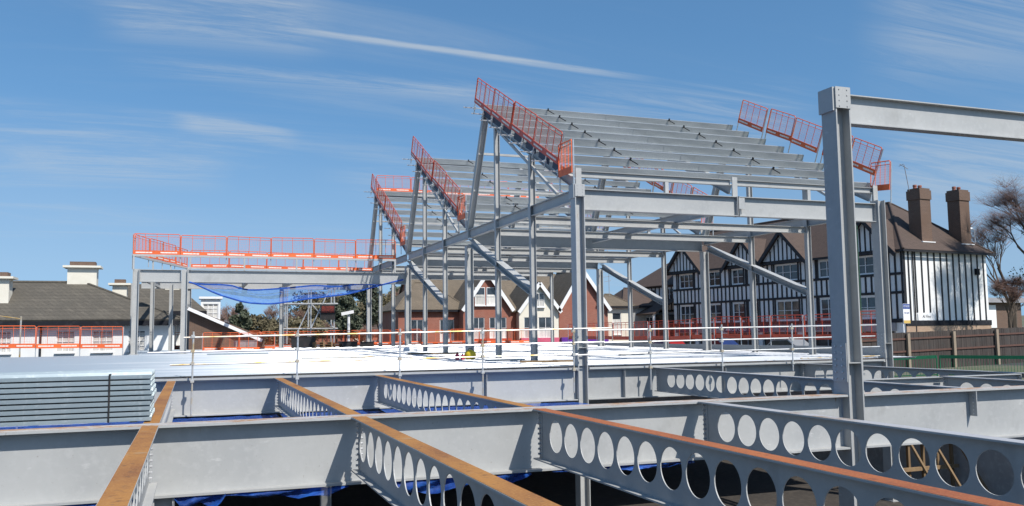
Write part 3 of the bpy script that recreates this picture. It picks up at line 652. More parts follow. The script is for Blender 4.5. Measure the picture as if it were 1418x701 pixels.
for ti in range(3):
    y0, yt, zr = TE[ti]; vs = empty('verge_shade_strip', (12.36, y0, 6.9), 0, f'dark navy strip painted as shade between purlin ends along the open-deck verge, {names3[ti]} saw-tooth', 'shade strip')
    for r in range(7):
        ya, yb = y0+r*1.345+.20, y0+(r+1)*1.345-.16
        b = MB(); b.obox((12.335, ya, zr(ya)+.02), (12.335, yb, zr(yb)+.02), .03, .30); b.build('strip', 'verge_shade', vs)
y0, yt, zr = TE[2]
guard((12.6, yt+.2, zr(yt)+.25), (25.6, yt+.2, zr(yt)+.25), 5, 'orange guard panel along the ridge of the rear saw-tooth', 'ridge guards of the rear saw-tooth', 'orange', True, True, ordn='from the open-deck end')

# ================================================================== flat-roofed wing with net
WZ = 5.07; WY = 52.72
for x, lab in ((-3.05, 'grey corner column at the free end of the flat wing'), (-.5, 'grey column of the flat wing, second from its free end')):
    column('column', lab, x, WY+.02, zd(WY)+.05, WZ+.03, .34, .34)
for x, lab in ((-.3, 'rear grey column of the flat wing near its free end'), (6.0, 'rear grey column of the flat wing at its middle'), (-3.6, 'rear grey column at the free end of the flat wing')):
    column('column', lab, x, 64.8 if x > -3 else 60.2, zd(64.8)+.05 if x > -3 else PZ, WZ-.36, .30, .30)
column('column', 'thin grey column of the flat wing set back behind its second front column', -1.35, 60,  PZ, WZ-.36, .24, .24)
column('column', 'thin grey column of the flat wing between its corner columns, set back', -2.35, 57, PZ, WZ-.36, .24, .24)
beam('wing_beam', 'long grey front beam of the flat wing above the sagging blue net', 'beam', (-.32, WY, WZ), (XL-.2, WY, WZ-.02), .70, .26, .024, .013, nb=6)
beam('wing_beam', 'short grey front beam of the flat wing between its two end columns', 'beam', (-2.86, WY, WZ), (-.68, WY, WZ), .70, .26, .024, .013, nb=6)
beam('wing_beam', 'rear beam of the flat wing seen below its front beam', 'beam', (-3.4, 64.8, WZ+.1), (XL-.2, 64.8, WZ+.1), .55, .24, .02, .012)
for k, (x, lab) in enumerate(((-3.05, 'skew end'), (-.5, 'second column'), (3.2, 'net anchor'), (6.0, 'mid length'), (9.2, 'inner end'))):
    beam('wing_joist', f'beam running back through the flat wing at its {lab}', 'beam', (x, WY+.16, WZ-.02), (x if k else -2.2, 64.6, WZ-.02), .42, .18, .016, .01, plates=False)
mb = MB()
PA, PB, PC_ = V((-3.25, WY-.1, 5.93)), V((-.45, 61.9, 5.93)), V((12.1, 61.9, 5.85))
PD_ = V((11.7, WY-.1, 5.90))
for a, b, lab in ((PA, PD_, 'thin grey kerb beam carrying the front guards of the flat wing'), (PA, PB, 'thin grey kerb beam along the skewed end of the flat wing'), (PB, PC_, 'thin grey kerb beam at the back of the flat wing')):
    m = MB(); m.obox(a-V((0, 0, .07)), b-V((0, 0, .07)), .10, .12); ko = tag(m.build('kerb_beam', 'steel'), lab, 'beam')
    n = max(3, int((b-a).length/2.6))
    for k in range(n+1):
        q = a+(b-a)*((k+.02)/(n+.04)); m = MB(); m.obox((q.x, q.y, WZ-.0), (q.x, q.y, 5.80), .09, .09); m.build('stub', 'steel', ko)
guard(PA, PD_, 6, 'orange guard panel along the front of the flat wing', 'front guards of the flat wing', 'orange', True, True, ordn='from the free end')
guard(PA+V((.1, .2, 0)), PB, 4, 'orange guard panel on the skewed end of the flat wing', 'end guards of the flat wing', 'orange', True, True, ordn='from the front corner')
guard(PB+V((.2, 0, 0)), PC_, 5, 'orange guard panel along the back of the flat wing', 'back guards of the flat wing', 'orange', True, True, ordn='from the free end')
def net(name, label, grid, m, group=None, cat='net', jitter=0.):
    nu, nv = len(grid), len(grid[0]); mb = MB()
    for row in grid: mb.v += [V(p)+V((0, 0, random.uniform(-jitter, jitter))) for p in row]
    for i in range(nu-1):
        for j in range(nv-1): mb.f.append((i*nv+j, i*nv+j+1, (i+1)*nv+j+1, (i+1)*nv+j)); mb.mi.append(0)
    o = mb.build(name, m, smooth=True); return tag(o, label, cat, group)
gr = []; NP = [(-.26, 4.43), (1.25, 3.69), (2.86, 3.19), (4.29, 3.11), (6.16, 3.41), (8.74, 3.72), (10.51, 4.22), (12.2, 4.66)]
def nz(x):
    for (a, za), (b, zb) in zip(NP, NP[1:]):
        if x <= b+1e-6: t = (x-a)/(b-a); return za+(zb-za)*t
    return NP[-1][1]
for i in range(41):
    x = -.26+i/40*12.4; zn = sum(nz(min(12.2, max(-.26, x+q*.35))) for q in (-1, 0, 1))/3; rise = min(.95, max(0, 4.55-zn)*.8)
    gr.append([(x, WY-.24+j/8*2.9, zn+rise*(j/8)**.8+.04*math.sin(x*2.3+j*.5)*(j > 0)) for j in range(9)])
wn = net('safety_net', 'blue safety net sagging below the front beam of the flat wing', gr, 'net_thin')
mb = MB()
for e_ in (0, 8):
    mb = MB()
    for i in range(40): mb.tube(gr[i][e_], gr[i+1][e_], .05, n=6)
    mb.build('border_rope', 'net_blue', wn)
# deck netting under the cellular beams
def baynet(xa, xb, ya, yb, label, z=-1.07, sag=.10):
    gr = []
    for i in range(15):
        u = i/14; row = []
        for j in range(15):
            v = j/14; row.append((xa+(xb-xa)*u, ya+(yb-ya)*v, z-sag*(16*u*(1-u)*v*(1-v))+random.uniform(-.02, .02)))
        gr.append(row)
    net('safety_net', label, gr, 'net_dense', 'blue nets slung under the cellular beams')
bx = [-7, -.6, 2.45, 5.47, 12.2]
for k in range(4):
    baynet(bx[k]+.05, bx[k+1]-.05, Y1+.25, Y2-.23, ['blue safety net slung beneath the stack of steel sheets', 'blue safety net slung in the bay next to the sheet-stack beam', 'blue safety net slung in the second bay from the sheet stack', 'wide blue safety net slung before the eaves column'][k])
# bunched netting hanging along the near girder
def bunch(xa, xb, drop, label, seed):
    random.seed(seed); gr = []; n = max(10, int((xb-xa)*7)); m = 6
    prof = [drop*(.45+.55*abs(math.sin(i*.21+seed))*random.uniform(.75, 1)) for i in range(n+1)]
    for i in range(n+1):
        u = i/n; row = []
        e = min(1, 6*u, 6*(1-u))
        for j in range(m+1):
            v = j/m; row.append((xa+(xb-xa)*u, Y1-.16+.12*math.sin(v*5+i*.7)*v, -1.035-prof[i]*v*e+.02*math.sin(i*1.7+j)))
        gr.append(row)
    net('bunched_net', label, gr, 'net_dense', None)
bunch(-3.2, -.75, .16, 'bunched blue netting under the girder left of the sheet-stack beam', 1)
bunch(-.2, .5, .26, 'torn scrap of blue netting hanging by the column under the girder', 2)
bunch(.5, 2.3, .13, 'thin strip of blue netting along the girder foot, first bay', 3)
bunch(2.7, 5.3, .25, 'deep fold of blue netting under the girder, second bay', 4)
bunch(5.7, 8.4, .10, 'strip of blue netting under the girder behind the red rusty beam', 5)
random.seed(11)

# ================================================================== scaffold handrail along the deck lip
RY = 27.02
px_ = [0.0, 2.95, 6.08, 8.8, 12.02, 14.93, 17.85, 20.9, 24.0]
pl = ['beside the sheet-stack beam', 'at the first bay of netting', 'at the second bay of netting', 'left of the yellow ball', 'just before the eaves column', 'right of the eaves column', 'two past the eaves column', 'before the tall corner column', 'by the street corner column']
for k, x in enumerate(px_):
    b = MB(); zb = -1.0 if k in (0, 3) else (-.75 if k in (4, 5) else -.25)
    b.tube((x, RY-.22, zb), (x+.02, RY-.22, 1.42+.012*k), .026, n=8); o = tag(b.build('handrail_post', 'tube_rust' if k in (0, 3, 4, 8) else 'tube'), f'upright scaffold tube of the deck handrail {pl[k]}', 'scaffold tube', 'handrail posts')
    for zz in (1.28, .86, .5, .0):
        c = MB(); c.box((x-.04, RY-.26, zz-.045+.006*k), (x+.06, RY-.15, zz+.045+.006*k)); c.build('clip', 'tube_rust', o)
for z0, z1, xa, xb, lab, m in ((1.25, 1.40, -.25, 13.5, 'top scaffold rail of the deck handrail, sheet-stack half', 'tube_rust'), (1.33, 1.41, 12.6, 25.0, 'top scaffold rail of the deck handrail, street half', 'tube'),
                              (.83, .93, -1.2, 13.2, 'middle scaffold rail of the deck handrail, sheet-stack half', 'tube'), (.90, .98, 12.4, 24.9, 'middle scaffold rail of the deck handrail, street half', 'tube'),
                              (.47, .53, -.6, 12.2, 'low scaffold rail of the deck handrail, sheet-stack half', 'tube_rust'), (.50, .57, 11.8, 25.1, 'low scaffold rail of the deck handrail, street half', 'tube')):
    b = MB(); b.tube((xa, RY-.16 if xa < 5 else RY-.15, z0), (xb, RY-.16 if xa < 5 else RY-.10, z1), .025, n=8); tag(b.build('handrail', m), lab, 'scaffold tube', 'handrails')
# short timber toe pieces and ledgers
b = MB(); b.tube((21.2, RY-.3, .20), (24.9, RY-.3, .22), .024, n=8); tag(b.build('handrail', 'tube_rust'), 'yellowed low tube between the last handrail posts by the street corner', 'scaffold tube')

# orange guards around the deck
guard((-12.1, 52.3, .80), (-3.6, 52.3, .74), 4, 'orange guard panel on the deck lip before the white inn', 'guards before the white inn', 'orange', True, True, ordn='from the chimney end')
guard((27.45, 29.2, .86), (27.45, 62.0, .72), 13, 'red guard panel along the street edge of the deck', 'street edge guards', 'red', False, True, ordn='from the front corner')
guard((-2.6, 68.0, .45), (27.0, 68.0, .45), 12, 'orange guard panel on the back edge of the deck', 'back edge guards', 'orange', True, True, ordn='from the white inn end')
guard((.6, 60.6, .35), (5.2, 60.6, .35), 2, 'orange guard panel standing on the deck inside the flat wing', 'guards inside the flat wing', 'orange', True, True, ordn='from the free end')
b = MB(); b.box((27.2, 28.6, zd(30)-.3), (27.35, 68.2, .50)); tag(b.build('upstand', 'steel'), 'low grey edge upstand along the street edge of the deck', 'upstand')

# ================================================================== stack of steel sheets
def sheet_mesh():
    mb = MB(); prof = []; y = 0
    for k in range(4):
        for dy, h in ((0, 0), (.15, 0), (.18, .055), (.30, .055), (.33, 0)): prof.append((y+dy, h))
        y += .33
    t = .012; n = len(prof); x0, x1 = -4.6, 0
    P = [(x0, a, b) for a, b in prof]+[(x1, a, b) for a, b in prof]+[(x0, a, b+t) for a, b in prof]+[(x1, a, b+t) for a, b in prof]
    F = []
    for i in range(n-1):
        F += [(i, i+1, n+i+1, n+i), (2*n+i, 3*n+i, 3*n+i+1, 2*n+i+1), (n+i, n+i+1, 3*n+i+1, 3*n+i), (i, 2*n+i, 2*n+i+1, i+1)]
    F += [(0, n, 3*n, 2*n)]
    mb.add(P, F)
    mb.box((x0, -.022, -.030), (x1, 0, .026))
    return mb
st = empty('sheet_stack', (-.56, 14.28, .02), 0, 'strapped stack of galvanised profiled steel sheets lying across the beams', 'sheet stack')
s0 = sheet_mesh().build('sheet', 'sheet_metal', st, local=True); s0.location = (0, 0, .035)
for k in range(1, 9):
    c = bpy.data.objects.new('sheet', s0.data); COL.objects.link(c); c.parent = st; c.location = (random.uniform(-.02, .03)-(.04 if k < 2 else 0), random.uniform(-.006, .006), .035+.0785*k)
b = MB(); b.box((-.60, -.034, 0), (-.575, -.024, .70)); b.box((-.60, -.034, .702), (-.575, 1.36, .71)); b.build('strap', 'black_plastic', st, local=True)
for xx in (-.25, -3.2):
    b = MB(); b.box((xx-.05, .0, -.012), (xx+.05, 1.3, .0)); b.build('bearer', 'timber', st, local=True)
tb = MB(); tb.box((-3.9, 14.35, .005), (-3.82, 15.4, .02))

# ================================================================== things on and behind the deck
b = MB()
def lathe(mb, c, prof, n=20):
    c = V(c); k = len(prof); P = []
    for r, z in prof:
        for i in range(n): t = 2*math.pi*i/n; P.append(c+V((r*math.cos(t), r*math.sin(t), z)))
    F = [(j*n+i, j*n+(i+1) % n, (j+1)*n+(i+1) % n, (j+1)*n+i) for j in range(k-1) for i in range(n)]
    F += [tuple(range(n-1, -1, -1)), tuple(range((k-1)*n, k*n))]
    mb.add(P, F)
def dpos(px, Yp):
    d = ray(px, 480); t = Yp/d.y; return V((d.x*t, Yp, zd(Yp)+.052))
c = dpos(651, 35); b = MB(); lathe(b, c, [(.15, 0), (.21, .04), (.245, .14), (.25, .22), (.22, .30), (.15, .36), (.06, .385), (.05, .41)]); o = tag(b.build('yellow_tub', 'yellow_plastic', smooth=True), 'round yellow plastic tub standing on the bright deck beside two red canisters', 'tub')
b = MB(); b.tube(c+V((-.1, 0, .38)), c+V((-.06, 0, .46)), .012); b.tube(c+V((-.06, 0, .46)), c+V((.06, 0, .46)), .012); b.tube(c+V((.06, 0, .46)), c+V((.1, 0, .38)), .012); b.build('handle', 'black_plastic', o)
for pxx, hh, lab in ((633, .26, 'slim upright red canister on the deck left of the yellow tub'), (640.5, .20, 'squat red canister with a black cap on the deck against the yellow tub')):
    c = dpos(pxx, 34.9); b = MB(); lathe(b, c, [(.07, 0), (.085, .02), (.085, hh*.75), (.05, hh*.92), (.03, hh)]); o = tag(b.build('red_canister', 'red_plastic', smooth=True), lab, 'canister')
    b = MB(); lathe(b, c+V((0, 0, hh)), [(.032, 0), (.034, .05), (.02, .06)]); b.build('cap', 'black_plastic', o)
c = dpos(573, 50.5); b = MB()
for k in range(9): 
    q = c+V((random.uniform(-.5, .5), random.uniform(-.3, .3), 0)); r = random.uniform(.18, .32); lathe(b, q, [(r, 0), (r*1.02, r*.3), (r*.7, r*.9), (r*.2, r*1.25)], 7)
tag(b.build('rag_heap', 'white_rag'), 'crumpled white rag heap on the deck by the third eaves column', 'rags')
for pxx, Yp, w, lab in ((330, 50, 3.2, 'grey sheet offcut lying on the deck before the flat wing'), (700, 33, 1.6, 'loose strip of steel lying on the deck by the first wind post')):
    c = dpos(pxx, Yp); b = MB(); b.obox(c+V((-w/2, 0, .03)), c+V((w/2, .1, .03)), .35, .05); tag(b.build('sheet_offcut', 'sheet_metal'), lab, 'offcut')
for pxx, Yp, w, ang, mm, lab in ((470, 40, 3.4, 6, 'tube_rust', 'rusty scaffold tube lying on the deck before the flat wing'), (760, 30.5, 2.2, -14, 'timber', 'short timber lying on the deck near the eaves column'), (1010, 31.5, 3.0, 10, 'tube', 'bright scaffold tube lying on the deck toward the street'), (600, 43, 2.6, -20, 'timber', 'timber batten lying on the deck among the wind posts'), (880, 36, 2.4, 25, 'steel', 'loose steel angle lying on the deck under the saw-tooth roof')):
    c = dpos(pxx, Yp); d_ = V((math.cos(R(ang)), math.sin(R(ang)), 0))*w/2; b = MB()
    if mm.startswith('tube'): b.tube(c-d_+V((0, 0, .03)), c+d_+V((0, 0, .03)), .03, n=7)
    else: b.obox(c-d_+V((0, 0, .04)), c+d_+V((0, 0, .04)), .12, .07)
    tag(b.build('loose_'+('tube' if mm.startswith('tube') else 'batten' if mm == 'timber' else 'angle'), mm), lab, 'offcut')
# scaffold tower behind the deck
c0 = V((7.0, 70.9, -2.4)); st_ = empty('scaffold_tower', c0, 0, 'tall tube scaffold tower standing behind the deck with a dark hanging box', 'scaffold')
b = MB(); 
for x in (0, 1.85, 3.7):
    for y in (0, 1.6): b.tube(c0+V((x, y, 0)), c0+V((x, y, 8.6)), .06, n=6)
b.build('standard', 'tube', st_)
b = MB()
for z in (2.2, 4.2, 6.2, 8.2):
    for y in (0, 1.6): b.tube(c0+V((-.3, y, z)), c0+V((4.0, y, z)), .055, n=6)
    for x in (0, 1.85, 3.7): b.tube(c0+V((x, -.2, z)), c0+V((x, 1.8, z)), .055, n=6)
b.build('ledger', 'tube', st_)
b = MB(); b.tube(c0+V((0, 0, 2.2)), c0+V((1.85, 0, 6.2)), .05, n=6); b.tube(c0+V((1.85, 0, 4.2)), c0+V((3.7, 0, 8.2)), .05, n=6); b.tube(c0+V((3.7, 0, 4.2)), c0+V((1.85, 0, 6.2)), .05, n=6); b.build('brace', 'tube', st_)
b = MB()
for k in range(4): b.box(c0+V((-.2, .08+.37*k, 4.26)), c0+V((3.9, .40+.37*k, 4.31)))
b.build('platform_board', 'timber', st_)
b = MB(); b.box(c0+V((2.55, -.5, 4.9)), c0+V((3.7, -.12, 6.1))); bo = b.build('dark_box', 'black_plastic', st_); b = MB(); b.box(c0+V((2.62, -.53, 5.45)), c0+V((3.62, -.505, 6.0))); b.build('mesh_front', 'red_glow', bo)
c = V((12.05, 72, -2.0)); b = MB(); b.tube(c, c+V((0, 0, 4.9)), .13, .11, n=8); o = tag(b.build('camera_pole', 'white_trim'), 'white pole with a boxy white camera head behind the deck', 'pole'); b = MB(); b.obox(c+V((-.62, -.1, 4.98)), c+V((.38, -.2, 5.18)), .24, .26); b.build('camera_head', 'white_trim', o)
# pallets and stacked materials behind the guards
def pallet(px, Yp, z, n, lab):
    d = ray(px, 480); t = Yp/d.y; c = V((d.x*t, Yp, z)); o = empty('pallet_stack', c, R(random.uniform(-8, 8)), lab, 'pallets', 'pallet stacks')
    for k in range(n):
        for j in range(5): b = MB(); b.box((-.6, -.5+j*.22, .12+k*.15), (.6, -.39+j*.22, .145+k*.15)); b.build('slat', 'timber', o, local=True)
        for x in (-.55, 0, .55): b = MB(); b.box((x-.05, -.5, .0+k*.15), (x+.05, .49, .118+k*.15)); b.build('bearer', 'timber', o, local=True)
pallet(446, 60.5, zd(60.5)+.052, 3, 'stack of timber pallets on the deck below the scaffold tower')
pallet(463, 61.5, zd(61.5)+.052, 2, 'lower stack of timber pallets on the deck beside the taller stack')
for k, (pxx, w, h, mt, lab) in enumerate(((420, 1.6, .75, 'black_plastic', 'dark crate of fixings on the deck beneath the scaffold tower'), (482, 1.1, .4, 'black_plastic', 'low dark crate on the deck by the white camera pole'), (340, 1.4, .55, 'fascia_grey', 'grey tarpaulin-wrapped pack on the deck under the net'), (508, .9, .35, 'black_plastic', 'small dark crate on the deck between camera pole and rear column'))):
    d = ray(pxx, 480); Yp = 61.2; t = Yp/d.y; c = V((d.x*t, Yp, zd(Yp)+.052)); o = empty('crate', c, R(random.uniform(-10, 10)), lab, 'crate')
    b = MB(); b.box((-w/2, -.4, .08), (w/2, .4, h)); b.build('body', mt, o, local=True)
    for x in (-w/2+.1, w/2-.1): b = MB(); b.box((x-.06, -.4, 0), (x+.06, .4, .078)); b.build('skid', 'timber', o, local=True)
    b = MB(); b.box((-w/2-.03, -.43, h+.002), (w/2+.03, .43, h+.05)); b.build('lid', mt, o, local=True)

# ================================================================== buildings
def wallgrid(mb, O, U, N, width, z0, z1, ops, rev=.12):
    """wall face in plane through O along U, outward N, with openings (u0,u1,v0,v1) and reveals"""
    O, U, N = V(O), V(U), V(N); Z = V((0, 0, 1))
    us = sorted({0, width, *[q for o in ops for q in o[:2]]}); vs = sorted({z0, z1, *[q for o in ops for q in o[2:4]]})
    flip = U.cross(Z).dot(N) < 0
    for i in range(len(us)-1):
        for j in range(len(vs)-1):
            cu, cv = (us[i]+us[i+1])/2, (vs[j]+vs[j+1])/2
            if any(o[0] < cu < o[1] and o[2] < cv < o[3] for o in ops): continue
            P = [O+U*a+Z*b for a, b in ((us[i], vs[j]), (us[i+1], vs[j]), (us[i+1], vs[j+1]), (us[i], vs[j+1]))]
            mb.add(P, [(3, 2, 1, 0) if flip else (0, 1, 2, 3)])
    for (a, b, c, d) in [o[:4] for o in ops]:
        C = [O+U*x+Z*y for x, y in ((a, c), (b, c), (b, d), (a, d))]
        for k in range(4):
            p, q = C[k], C[(k+1) % 4]; mb.add([p, q, q-N*rev, p-N*rev], [(0, 1, 2, 3)])
def window(root, O, U, N, op, cols=2, rows=2, fm='white_trim', sill=True, curtain=0., rev=.12, bar=.055):
    a, b, c, d = op; O, U, N = V(O), V(U).normalized(), V(N).normalized(); Z = V((0, 0, 1))
    mb = MB(); pos = O-N*(rev*.6)
    def barr(u0, v0, u1, v1, w=bar):
        mb.obox(pos+U*u0+Z*v0, pos+U*u1+Z*v1, w if abs(u1-u0) < 1e-6 else .06, .06 if abs(u1-u0) < 1e-6 else w, Z if abs(u1-u0) > 1e-6 else N)
    e = bar/2
    barr(a+e, c, a+e, d); barr(b-e, c, b-e, d); barr(a+bar, c+e, b-bar, c+e); barr(a+bar, d-e, b-bar, d-e)
    for k in range(1, cols): barr(a+(b-a)*k/cols, c+bar, a+(b-a)*k/cols, d-bar, bar*.8)
    for k in range(1, rows):
        v = c+(d-c)*k/rows
        for q in range(cols): barr(a+(b-a)*q/cols+bar*.5, v, a+(b-a)*(q+1)/cols-bar*.5, v, bar*.55)
    w = mb.build('window', fm, root, local=True)
    for q in range(cols):
        m = MB(); u0, u1 = a+(b-a)*q/cols+.01, a+(b-a)*(q+1)/cols-.01; p = O-N*(rev*.85)
        m.add([p+U*u0+Z*(c+.01), p+U*u1+Z*(c+.01), p+U*u1+Z*(d-.01), p+U*u0+Z*(d-.01)], [(0, 1, 2, 3)]); m.build('pane', 'glass', w, local=True)
    if curtain:
        m = MB(); p = O-N*(rev*.75); m.add([p+U*(a+.03)+Z*(c+.03), p+U*(b-.03)+Z*(c+.03), p+U*(b-.03)+Z*(c+(d-c)*curtain), p+U*(a+.03)+Z*(c+(d-c)*curtain)], [(0, 1, 2, 3)]); m.build('curtain', 'curtain', w, local=True)
    if sill:
        m = MB(); m.obox(O+N*.04+U*(a-.06)+Z*(c-.05), O+N*.04+U*(b+.06)+Z*(c-.05), .20, .08, Z); m.build('sill', fm, w, local=True)
    return w
def slab(mb, pts, th=.14):
    """roof plane polygon (counter-clockwise seen from above) with thickness"""
    P = [V(p) for p in pts]; n = len(P); nr = (P[1]-P[0]).cross(P[2]-P[0]).normalized()
    if nr.z < 0: P = P[::-1]; nr = -nr
    Q = [p-nr*th for p in P]
    mb.add(P+Q, [tuple(range(n)), tuple(range(2*n-1, n-1, -1))]+[(i, n+i, n+(i+1) % n, (i+1) % n) for i in range(n)])
def textpart(root, txt, O, U, N, size, m, name='lettering', italic=0):
    cu = bpy.data.curves.new(name, 'FONT'); cu.body = txt; cu.size = size; cu.extrude = .006; cu.align_x = 'CENTER'; cu.align_y = 'CENTER'; cu.shear = italic; cu.resolution_u = 2
    t = bpy.data.objects.new(name, cu); COL.objects.link(t); bpy.context.view_layer.update()
    dg = bpy.context.evaluated_depsgraph_get(); me = bpy.data.meshes.new_from_object(t.evaluated_get(dg)); bpy.data.objects.remove(t)
    me.materials.clear(); me.materials.append(MATS[m]); o = bpy.data.objects.new(name, me); COL.objects.link(o); o.parent = root
    U, N = V(U).normalized(), V(N).normalized(); Z = N.cross(U); O = V(O)
    o.matrix_local = Matrix(((U.x, Z.x, N.x, O.x), (U.y, Z.y, N.y, O.y), (U.z, Z.z, N.z, O.z), (0, 0, 0, 1))); return o

# ---- half-timbered parade; local x = along the end wall, local y = along the street front
def tudor():
    B0 = V((50.79, 51.64, 0)); root = empty('half_timbered_parade', B0, R(8), 'long black and white half-timbered parade of shops with brown tiled gables', 'building')
    W, L, ZE_, ZB, ZR = 10.2, 27.6, 7.35, -.95, 11.85
    NX, NY = V((-1, 0, 0)), V((0, -1, 0))
    bays = [3.1, 11.9, 16.9, 25.5]
    wins = [(1.9, 4.3), (6.6, 8.2), (10.6, 13.2), (15.6, 16.6), (17.3, 18.8), (20.5, 22.1), (24.5, 26.6)]
    ops = []
    for a, b in wins: ops += [(a, b, 5.62, 7.0), (a, b, 2.1, 3.80)]
    shop = [(1.0, 5.2), (6.2, 10.2), (10.9, 15.0), (15.6, 19.6), (20.4, 23.8), (24.4, 27.0)]
    for a, b in shop: ops.append((a, b, -.6, 1.05))
    mb = MB(); wallgrid(mb, (0, 0, 0), (0, 1, 0), NX, L, ZB, ZE_, ops, .15)
    mb.add([(0, 0, 1.6), (W, 0, 1.6), (W, 0, ZE_), (0, 0, ZE_)], [(0, 1, 2, 3)])
    mb.add([(W, 0, ZB), (W, L, ZB), (W, L, ZE_), (W, 0, ZE_)], [(0, 1, 2, 3)]); mb.add([(0, L, ZB), (0, L, ZE_), (W, L, ZE_), (W, L, ZB)], [(0, 1, 2, 3)])
    mb.build('wall', 'white_wall', root, local=True)
    mb = MB(); mb.box((-.06, -.10, ZB-.6), (W+.05, -.002, 1.58)); mb.build('brick_plinth', 'brick_buff', root, local=True)
    mb = MB(); mb.box((-.08, -.14, 1.45), (W+.08, -.101+.06, 1.85)); mb.build('plinth_band', 'dark_band', root, local=True)
    def timber(p0, p1, w, d=.05, upv=(0, 0, 1)):
        m = MB(); m.obox(p0, p1, w if abs(V(p1).z-V(p0).z) > .01 and abs((V(p1)-V(p0)).x)+abs((V(p1)-V(p0)).y) < .01 else d, d if abs(V(p1).z-V(p0).z) > .01 and abs((V(p1)-V(p0)).x)+abs((V(p1)-V(p0)).y) < .01 else w, upv); m.build('timber', 'black_timber', root, local=True)
    # street-front horizontals and studs
    xf = -.03
    for z, w in ((7.26, .24), (5.46, .20), (4.02, .20), (1.86, .30)): 
        m = MB(); m.box((xf-.035, -.05, z-w/2), (-.001, L, z+w/2)); m.build('timber', 'black_timber', root, local=True)
    def stud(y, z0, z1, w=.15):
        m = MB(); m.box((xf-.026, y-w/2, z0), (-.001, y+w/2, z1)); m.build('timber', 'black_timber', root, local=True)
    y = .12
    while y < L-.05:
        stud(y, 4.122, 5.358)
        if not any(a-.25 < y < b+.25 for a, b in wins):
            stud(y, 5.562, 7.138); stud(y, 2.012, 3.918)
        y += .56
    for a, b in wins:
        for yy in (a-.12, b+.12): stud(yy, 5.562, 7.138, .16); stud(yy, 2.012, 3.918, .16)
        window(root, (0, 0, 0), (0, 1, 0), NX, (a, b, 5.62, 7.0), 3 if b-a > 1.8 else 2, 2, 'white_trim', False, .0, .15, .07)
        window(root, (0, 0, 0), (0, 1, 0), NX, (a, b, 2.1, 3.80), 3 if b-a > 1.8 else 2, 2, 'white_trim', False, .42 if random.random() < .5 else 0, .15, .07)
    # end wall studs
    xs = [.10]+[.60+.765*k for k in range(13)]
    for k, x in enumerate(xs):
        if x > W-.1: continue
        w = .26 if k == 0 else .175
        m = MB(); m.box((x-w/2, -.032, (2.45 if k in (2, 3, 4) else 1.852)), (x+w/2, -.001, ZE_-.16)); m.build('timber', 'black_timber', root, local=True)
    m = MB(); m.box((0, -.045, ZE_-.16), (W, -.001, ZE_+.02)); m.build('timber', 'black_timber', root, local=True)
    m = MB(); m.tube((1.02, -.10, 1.0), (1.02, -.10, ZE_), .055); m.build('downpipe', 'black_timber', root, local=True)
    m = MB(); m.box((W-1.6, -.22, 5.5), (W-1.2, -.034, 6.0)); m.build('alarm_box', 'dark_band', root, local=True)
    sg = MB(); sg.box((1.35, -.075, 1.62), (3.25, -.047, 2.42)); s = sg.build('wall_sign', 'white_trim', root, local=True)
    textpart(s, 'Al Fine', (2.3, -.08, 2.15), (1, 0, 0), (0, -1, 0), .34, 'letter_dark', italic=.3); textpart(s, 'To Let 01208', (2.3, -.08, 1.8), (1, 0, 0), (0, -1, 0), .16, 'letter_dark')
    bd = MB(); bd.box((-.9, -.5, 1.62), (.05-.2, -.44, 3.1)); s = bd.build('letting_board', 'white_trim', root, local=True)
    for z0, z1, mm in ((2.72, 3.08, 'board_blue'), (1.64, 1.86, 'board_gold')): m = MB(); m.box((-.89, -.515, z0), (-.16, -.502, z1)); m.build('colour_band', mm, s, local=True)
    textpart(s, 'ETRICK', (-.52, -.52, 2.9), (1, 0, 0), (0, -1, 0), .2, 'letter_white'); textpart(s, 'TO LET', (-.52, -.51, 2.4), (1, 0, 0), (0, -1, 0), .17, 'board_blue')
    m = MB(); m.box((-.9, -.46, 1.6), (-.82, -.40, -1)); m.build('board_post', 'white_trim', root, local=True)
    # shops
    for k, (a, b) in enumerate(shop):
        m = MB(); m.add([(.14, a, -.6), (.14, b, -.6), (.14, b, 1.05), (.14, a, 1.05)], [(0, 3, 2, 1)]); g = m.build('shop_window', 'shop_dark', root, local=True)
        m = MB()
        for q in range(4): yy = a+(b-a)*q/3; m.box((-.03, yy-.04, -.6), (.03, yy+.04, 1.05))
        m.build('shop_frame', 'fascia_grey', g, local=True)
    fas = [(.8, 5.4, 'fascia_grey', '', 'letter_dark'), (6.0, 10.6, 'fascia_grey', 'CHEMIST', 'letter_dark'), (10.7, 13.9, 'fascia_grey', 'CITY', 'letter_dark'), (14.2, 19.9, 'fascia_navy', 'CAPOULI  MUSIC', 'letter_white'), (20.2, 23.9, 'fascia_grey', '', 'letter_dark'), (24.2, 27.2, 'fascia_navy', '', 'letter_white')]
    for a, b, mm, txt, lm in fas:
        m = MB(); m.box((-.20, a, 1.08), (-.036-.03, b, 1.70)); f = m.build('fascia', mm, root, local=True)
        if txt: textpart(f, txt, (-.206, (a+b)/2, 1.38), (0, -1, 0), (-1, 0, 0), .50, lm)
        if 'MUSIC' in txt:
            m = MB(); yy = b-.55
            m.box((-.214, yy-.35, 1.25), (-.203, yy+.35, 1.33)); m.box((-.214, yy-.25, 1.34), (-.203, yy+.25, 1.42)); m.box((-.214, yy-.04, 1.43), (-.203, yy+.04, 1.62)); m.build('emblem', 'letter_white', f, local=True)
    # roof: hipped at the near end, ridge along y
    mb = MB(); o = .42; zr = ZE_-.06; rx = W/2; hy = 4.9
    A, Bq, Cq, D = (-o, -o, zr), (W+o, -o, zr), (W+o, L+o, zr), (-o, L+o, zr); R0, R1 = (rx, hy, ZR), (rx, L+o, ZR)
